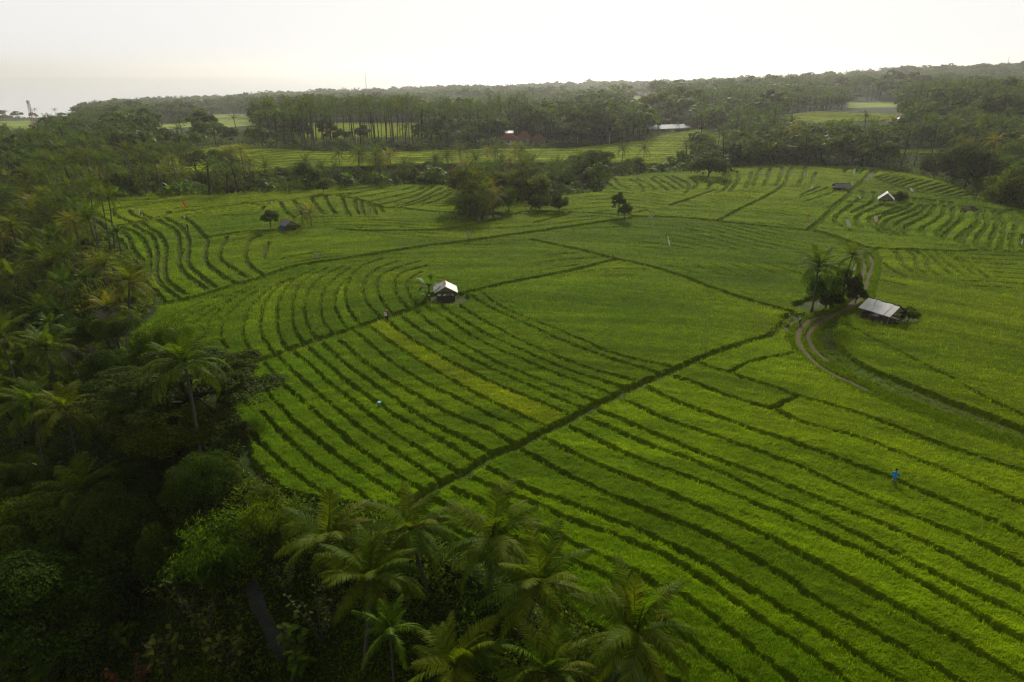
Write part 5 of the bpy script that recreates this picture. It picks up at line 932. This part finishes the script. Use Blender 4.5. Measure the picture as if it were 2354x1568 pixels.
mast('antenna_pole', 'hazy pole with pale arms above the right-hand woods', 1798, 178, 1300, .3, arms=((.97, 8), (.7, 8)))
mast('striped_mast', 'left of two red and white striped masts in the haze', 1424, 196, 800, .5, stripes=True); mast('striped_mast', 'right of two red and white striped masts in the haze', 1438, 196, 805, .5, stripes=True); mast('striped_mast', 'white mast far off on the right-hand slope', 2222, 176, 1500, .6, stripes=True)
for px, yt, yb, lb in ((1327, 308, 336, 'white pole at the right end of the far terraces'), (1400, 302, 328, 'white pole beside the house wood, right of the other'), (1008, 308, 336, 'thin white pole below the tall grove'), (821, 305, 342, 'white trunk-like pole in the tall grove')):
    r = 350; x, y, z = base_r(px, yb, r); zt = ray_at_r(px, yt, r)[2]; root = empty('pole', (x, y, z)); m = MB(); m.tube([(0, 0, 0), (0, 0, zt - z)], [.12, .09], 6); m.build('pole', M['plast'], root); tag(root, lb, 'pole')
# ------------------------------------------------------------------ flags and bird scarers
def flag(label, cx, cy, bx, by, w, h, mt, ang=0.0, bamboo=True, name='scare_flag', cat='flag'):
    x, y = at(bx, by); z = float(zbase(x, y)); r = math.hypot(x, y); X, Y, Z = ray_at_r(cx, cy, r); root = empty(name, (x, y, z)); top = Vector((X - x, Y - y, Z - z + h * .5)); k = 1
    if bamboo: m = MB(); m.tube([(0, 0, 0), (top.x * .3, top.y * .3, top.z * .6), (top.x * .8, top.y * .8, top.z + .15), (top.x, top.y, top.z + .05)], [.03, .025, .015, .01], 5); m.build('pole', M['mat_'], root)
    m = MB(); n = 7; v = []; f = []; d = Vector((math.cos(ang), math.sin(ang) * .3, 0))
    for i in range(n + 1):
        t = i / n
        for s in (-1, 0, 1): wv = .12 * h * math.sin(t * 5 + s) * .6; v.append(top + Vector((ang * h * t, wv, -h * t)) + Vector((1, .25 * s, 0)) * (s * w / 2 * (.55 + .6 * t - .5 * t * t)))
    for i in range(n): b = i * 3; f += [(b, b + 1, b + 4, b + 3), (b + 1, b + 2, b + 5, b + 4)]
    k0 = len(v); v2 = v + [q_ + Vector((0, .02, 0)) for q_ in v]; f2 = f + [tuple(k0 + i for i in q_[::-1]) for q_ in f]; m.add(v2, f2); m.build('cloth', M[mt], root, True); return tag(root, label, cat, 'cloth flags that scare birds off the rice')
flag('white flag on a tall cane at the top of the upper right fields', 1964, 394, 1963, 428, .7, 1.6, 'white', -.1); flag('bright green flag on a cane beside the white one at the top right', 1973, 394, 1968, 430, .8, 1.6, 'greenc', .4)
flag('small white rag on a cane left of the long-roofed hut', 1867, 430, 1867, 440, .9, .9, 'white', -.2); flag('tiny white rag between the long-roofed hut and the open hut', 1973, 453, 1970, 468, .5, .9, 'white', .6)
flag('white flag on the ridge above the bush beside the open hut', 2091, 436, 2088, 448, 1.1, 1.1, 'white', .9); flag('pale pink flag in the winding terraces of the right hill', 2013, 503, 2015, 520, 1.1, 1.4, 'pink', .15); flag('large white flag at the left end of the winding right-hand terraces', 1945, 513, 1942, 532, 1.2, 1.5, 'pink', .6)
flag('yellow straw bundle on a stake near the middle of the upper right field', 1858, 499, 1855, 528, .8, .9, 'yellow', -.3); flag('small yellow rag on a stake left in the upper right field', 1630, 491, 1631, 512, .35, .9, 'yellow', .0)
flag('white rag at the right edge of the winding terraces', 2349, 556, 2349, 568, .3, 1.2, 'white', .0); flag('long white banner hanging beside the wheel ruts behind the dark trees', 1970, 614, 1968, 626, .4, 2.6, 'white', -.25); flag('small torn white rag in the leaves beside the farm road', 1961, 639, 1961, 648, .5, .8, 'white', .2)
flag('orange flag on a cane in the ripening upper left field', 419, 470, 418, 488, .7, 1.7, 'orange', .5); flag('white rag on a cane in the ripening upper left field', 321, 487, 320, 500, .5, 1.5, 'white', -.2); flag('tiny white rag on top of a long thin cane in the left fields', 423, 499, 427, 540, .5, .5, 'white', .0)
flag('white rag at the end of the long bund on the left crest', 624, 467, 622, 474, .9, .8, 'white', .3); flag('slim white flag leaning in the large right field', 1534, 554, 1533, 576, .35, 1.9, 'white', .25); flag('white flag on the far terraces above the left gully', 519, 354, 520, 362, .6, 3.0, 'white', .3)
flag('white flag in the far terraces left of centre', 881, 353, 882, 360, .7, 3.0, 'white', .3); flag('white pointed cloth before the hedge of the red-roofed house', 1145, 344, 1145, 350, 1.2, 3.0, 'white', .1); flag('tiny yellow rag right of the palm clump', 1205, 472, 1205, 482, .35, .9, 'yellow', .0)
flag('thin cane with a pale rag in the middle of the left centre fields', 876, 496, 879, 532, .25, .4, 'white', .0); flag('brown rag on a cane halfway across the left fields', 430, 524, 431, 552, .5, 1.4, 'wood', .1); flag('small grey rag where the field paths cross in the middle', 1408, 590, 1408, 602, .4, .8, 'stone', .1)
flag('white plastic sheet hung between posts under the golden palm', 1885, 694, 1885, 710, 1.0, 1.1, 'white', .1, bamboo=True, name='hanging_sheet')
# ------------------------------------------------------------------ people
def skin_body(root, name, J, edges, mt, rootv=0, sub=2):
    me = bpy.data.meshes.new(name); me.from_pydata([j[0] for j in J], edges, []); me.materials.append(M[mt]); o = ob(name, me, root); md = o.modifiers.new('skin', 'SKIN'); md.use_smooth_shade = True
    me.skin_vertices[0] if me.skin_vertices else None
    for i, j in enumerate(J): sv = me.skin_vertices[0].data[i]; sv.radius = (j[1], j[2] if len(j) > 2 else j[1]); sv.use_root = i == rootv
    s = o.modifiers.new('sub', 'SUBSURF'); s.levels = s.render_levels = sub; return o
def skinmesh(name, J, edges):
    me = bpy.data.meshes.new(name); me.from_pydata([j[0] for j in J], edges, []); return me
def person(label, px, py, rz, fwd, shirt, legs, hair='hair', hat=False, pack=False, z0=0.0, armpose='work', short=True):
    x, y = at(px, py); z = float(zbase(x, y)) + z0; root = empty('person', (x, y, z), rz); b = fwd       # y is forward
    def ln_(zz): return b * max(0, zz - .85)
    J = [((0, ln_(.93), .93), .13, .10), ((0, ln_(1.15), 1.15), .125, .095), ((0, ln_(1.38), 1.38), .15, .10), ((0, ln_(1.48), 1.47), .06, .06), ((0, ln_(1.56), 1.53), .055, .06), ((0, ln_(1.64) + .02, 1.64), .078, .095), ((0, ln_(1.70) + .01, 1.71), .055, .07)]; Ed = [(0, 1), (1, 2), (2, 3), (3, 4), (4, 5), (5, 6)]
    for s in (-1, 1):
        k = len(J); st = .16 * s; J += [((s * .095, ln_(.86), .86), .09), ((s * .11, .05 + st * .5, .48), .062), ((s * .12, -.03 + st, .08), .04), ((s * .13, .14 + st, .035), .038, .03)]; Ed += [(0, k), (k, k + 1), (k + 1, k + 2), (k + 2, k + 3)]
        k = len(J); sh = ln_(1.42); J += [((s * .19, sh, 1.42), .055), ((s * .27, sh + .04, 1.16), .042), ((s * .20, sh + .27, 1.03), .030), ((s * .18, sh + .34, 1.01), .032, .02)]; Ed += [(2, k), (k, k + 1), (k + 1, k + 2), (k + 2, k + 3)]
        h = k + 3
        for q_ in range(4): c = len(J); L_f = (.085, .095, .09, .075)[q_]; J += [((s * (.15 + .02 * q_), sh + .37 + L_f * .5, 1.0), .009), ((s * (.15 + .02 * q_), sh + .36 + L_f, .975), .008)]; Ed += [(h, c), (c, c + 1)]
        c = len(J); J += [((s * .14, sh + .35, 1.0), .010), ((s * .12, sh + .39, .985), .009)]; Ed += [(h, c), (c, c + 1)]
    skin_body(root, 'body', J, Ed, 'skin')
    Js = [((0, ln_(.84), .84), .165, .13), ((0, ln_(1.0), 1.0), .15, .12), ((0, ln_(1.18), 1.18), .15, .12), ((0, ln_(1.38), 1.38), .175, .125), ((0, ln_(1.44), 1.45), .09, .08)]; Es = [(0, 1), (1, 2), (2, 3), (3, 4)]
    for s in (-1, 1): k = len(Js); sh = ln_(1.42); Js += [((s * .2, sh, 1.41), .08), ((s * .265, sh + .03, 1.2), .068), ((s * .262, sh + .05, 1.13), .066)]; Es += [(3, k), (k, k + 1), (k + 1, k + 2)]
    skin_body(root, 'shirt', Js, Es, shirt, 0, 1)
    Jp = [((0, ln_(.93), .93), .15, .125)]; Ep = []
    for s in (-1, 1): k = len(Jp); st = .16 * s; kz = .52 if short else .12; Jp += [((s * .10, ln_(.85), .84), .108), ((s * .11, .04 + st * .45, kz + .04), .09 if short else .07), ((s * .11, .04 + st * .5, kz), .09 if short else .065)]; Ep += [(0, k), (k, k + 1), (k + 1, k + 2)]
    skin_body(root, 'trousers', Jp, Ep, legs, 0, 1)
    hz = 1.66; hy = ln_(1.66) + .01; m = MB(); m.sphere((0, hy - .02, hz + .035), (.088, .105, .095), 12); m.build('hair', M[hair], root, True)
    m = MB(); m.sphere((0, hy + .105, hz - .02), (.016, .02, .025), 6); [m.sphere((s * .082, hy, hz - .01), (.014, .025, .034), 6) for s in (-1, 1)]; m.build('face', M['skin'], root, True); m = MB(); [m.sphere((s * .033, hy + .088, hz + .01), .012, 6) for s in (-1, 1)]; m.build('eyes', M['black'], root)
    if hat:
        m = MB(); n = 20; v = []; prof = ((.0, .16), (.09, .15), (.10, .04), (.24, -.01), (.235, -.03), (.09, .02))
        for rr, zz in prof:
            for i in range(n): a = 6.283 * i / n; v.append((rr * math.cos(a), hy + rr * math.sin(a), hz + .05 + zz))
        m.add(v, [(k * n + i, k * n + (i + 1) % n, (k + 1) * n + (i + 1) % n, (k + 1) * n + i) for k in range(len(prof) - 1) for i in range(n)]); m.build('straw_hat', M['straw'], root, True)
    if pack:
        p = MB(); p.box((0, -.24, 1.17), (.40, .20, .50)); p.tube([(0, -.24, 1.42), (0, -.24, 1.47)], .08, 10); o = p.build('sprayer_tank', M['plast'], root); bv = o.modifiers.new('b', 'BEVEL'); bv.width = .04; bv.segments = 3; p = MB(); p.tube([(.05, -.24, 1.46), (.05, -.24, 1.50)], .085, 10); p.box((.06, -.35, 1.36), (.16, .02, .08)); p.build('sprayer_cap', M['orangep'], o)
        p = MB(); p.tube([(.2, -.2, .95), (.32, .15, 1.0), (.42, .75, .75)], .012, 5); p.build('spray_lance', M['steel'], o)
    return tag(root, label, 'person')
person('person in a bright blue shirt and pale shorts bending over in the lower right field', 2050, 1122, R(-35), .55, 'shirt', 'khaki')
person('person in a brown sun hat carrying a white sprayer tank on the footpath', 889, 739, R(-22), .12, 'maroon', 'navy', hat=True, pack=True, short=False)
person('person in a yellow shirt standing under the open hut on the right hill', 2030, 472, R(10), .05, 'yellow', 'navy', z0=.45, short=False)
# ------------------------------------------------------------------ motorbikes, bucket, logs
def motorbike(label, px, py, rz, paint):
    x, y = at(px, py); root = empty('motorbike', (x, y, float(zbase(x, y)) + .05), rz)
    for xx in (-.62, .62):
        m = MB(); m.torus((xx, 0, .29), .24, .05, 'y', 20, 8); w_ = m.build('wheel', M['rubber'], root, True); m = MB(); m.tube([(xx, -.04, .29), (xx, .04, .29)], .05, 8); [m.tube([(xx, 0, .29), (xx + .22 * math.cos(a), 0, .29 + .22 * math.sin(a))], .009, 4) for a in np.linspace(0, 6.28, 9)[:-1]]; m.build('spokes', M['chrome'], w_)
    m = MB(); m.prism([(-.75, .62), (-.62, .50), (-.30, .40), (.10, .34), (.28, .42), (.48, .78), (.40, .86), (.18, .60), (-.15, .60), (-.35, .72), (-.78, .76)], 'y', -.11, .11); o = m.build('body', M[paint], root, True); bv = o.modifiers.new('b', 'BEVEL'); bv.width = .03; bv.segments = 2
    m = MB(); m.prism([(-.72, .76), (-.1, .68), (.05, .70), (.0, .78), (-.35, .82), (-.72, .84)], 'y', -.12, .12); m.build('seat', M['black'], root, True); m = MB(); m.tube([(.62, -.08, .29), (.46, -.08, .86)], .022, 6); m.tube([(.62, .08, .29), (.46, .08, .86)], .022, 6); m.build('fork', M['chrome'], root)
    m = MB(); m.tube([(.33, -.34, .98), (.43, -.12, .94), (.43, .12, .94), (.33, .34, .98)], .018, 6); m.build('handlebar', M['black'], root); m = MB(); m.sphere((.52, 0, .86), (.08, .09, .08), 10); m.build('headlight', M['plast'], root, True)
    m = MB(); m.box((0, 0, .33), (.38, .24, .22)); m.tube([(-.1, -.14, .26), (-.8, -.17, .32)], .04, 8); m.build('engine', M['steel'], root)
    for s in (-1, 1): m = MB(); m.tube([(.38, s * .24, .96), (.36, s * .30, 1.10)], .008, 4); m.sphere((.36, s * .31, 1.13), (.02, .06, .04), 8); m.build('mirror', M['black'], root)
    m = MB(); m.tube([(-.05, .1, .2), (-.12, .3, .0)], .015, 5); m.build('kickstand', M['steel'], root); return tag(root, label, 'motorbike')
motorbike('black motorbike parked on the bare ground at the road bend', 1836, 744, R(75), 'black'); motorbike('blue motorbike parked on the path in the upper middle fields', 1496, 505, R(8), 'bluep')
x, y = at(873, 943); r_ = empty('bucket', (x, y, float(zbase(x, y)) + .6)); m = MB(); m.tube([(0, 0, 0), (0, 0, .38)], [.15, .2], 12, cap=False); m.tube([(0, 0, .36), (0, 0, .40)], .21, 12); m.build('bucket', M['teal'], r_); m = MB(); m.tube([(-.2, 0, .38), (-.12, 0, .55), (.12, 0, .55), (.2, 0, .38)], .012, 5); m.build('handle', M['steel'], r_); tag(r_, 'small turquoise bucket standing in a furrow of the narrow terraces', 'bucket')
x, y = at(1003, 697)
for i in range(3): m = MB(); m.tube([(-.7, .1 * i, .1), (0, .12 * i + .05, .14), (.7, .22 * i - .1, .1)], [.09, .08, .06], 7); o = m.build('log', M['mat_'], None, True, (x + .1 * i, y + .35 * i, float(zbase(x, y)) + .03)); tag(o, ['front log lying before the tin-roofed hut', 'middle log lying before the tin-roofed hut', 'rear log lying before the tin-roofed hut'][i], 'log', 'logs before the tin-roofed hut')
# ------------------------------------------------------------------ haze
hm_ = bpy.data.materials.new('haze_mat'); hm_.use_nodes = True; n = hm_.node_tree; n.nodes.clear(); o_ = n.nodes.new('ShaderNodeOutputMaterial'); v_ = n.nodes.new('ShaderNodeVolumePrincipled'); v_.inputs['Density'].default_value = HAZE = .00013; v_.inputs['Color'].default_value = (.97, .955, .89, 1); v_.inputs['Anisotropy'].default_value = .58; n.links.new(v_.outputs[0], o_.inputs['Volume'])
b = MB(); b.box((0, 5500, 16), (29000, 19000, 238)); tag(b.build('haze', hm_), 'pale damp haze lying over the whole valley', kind='stuff')
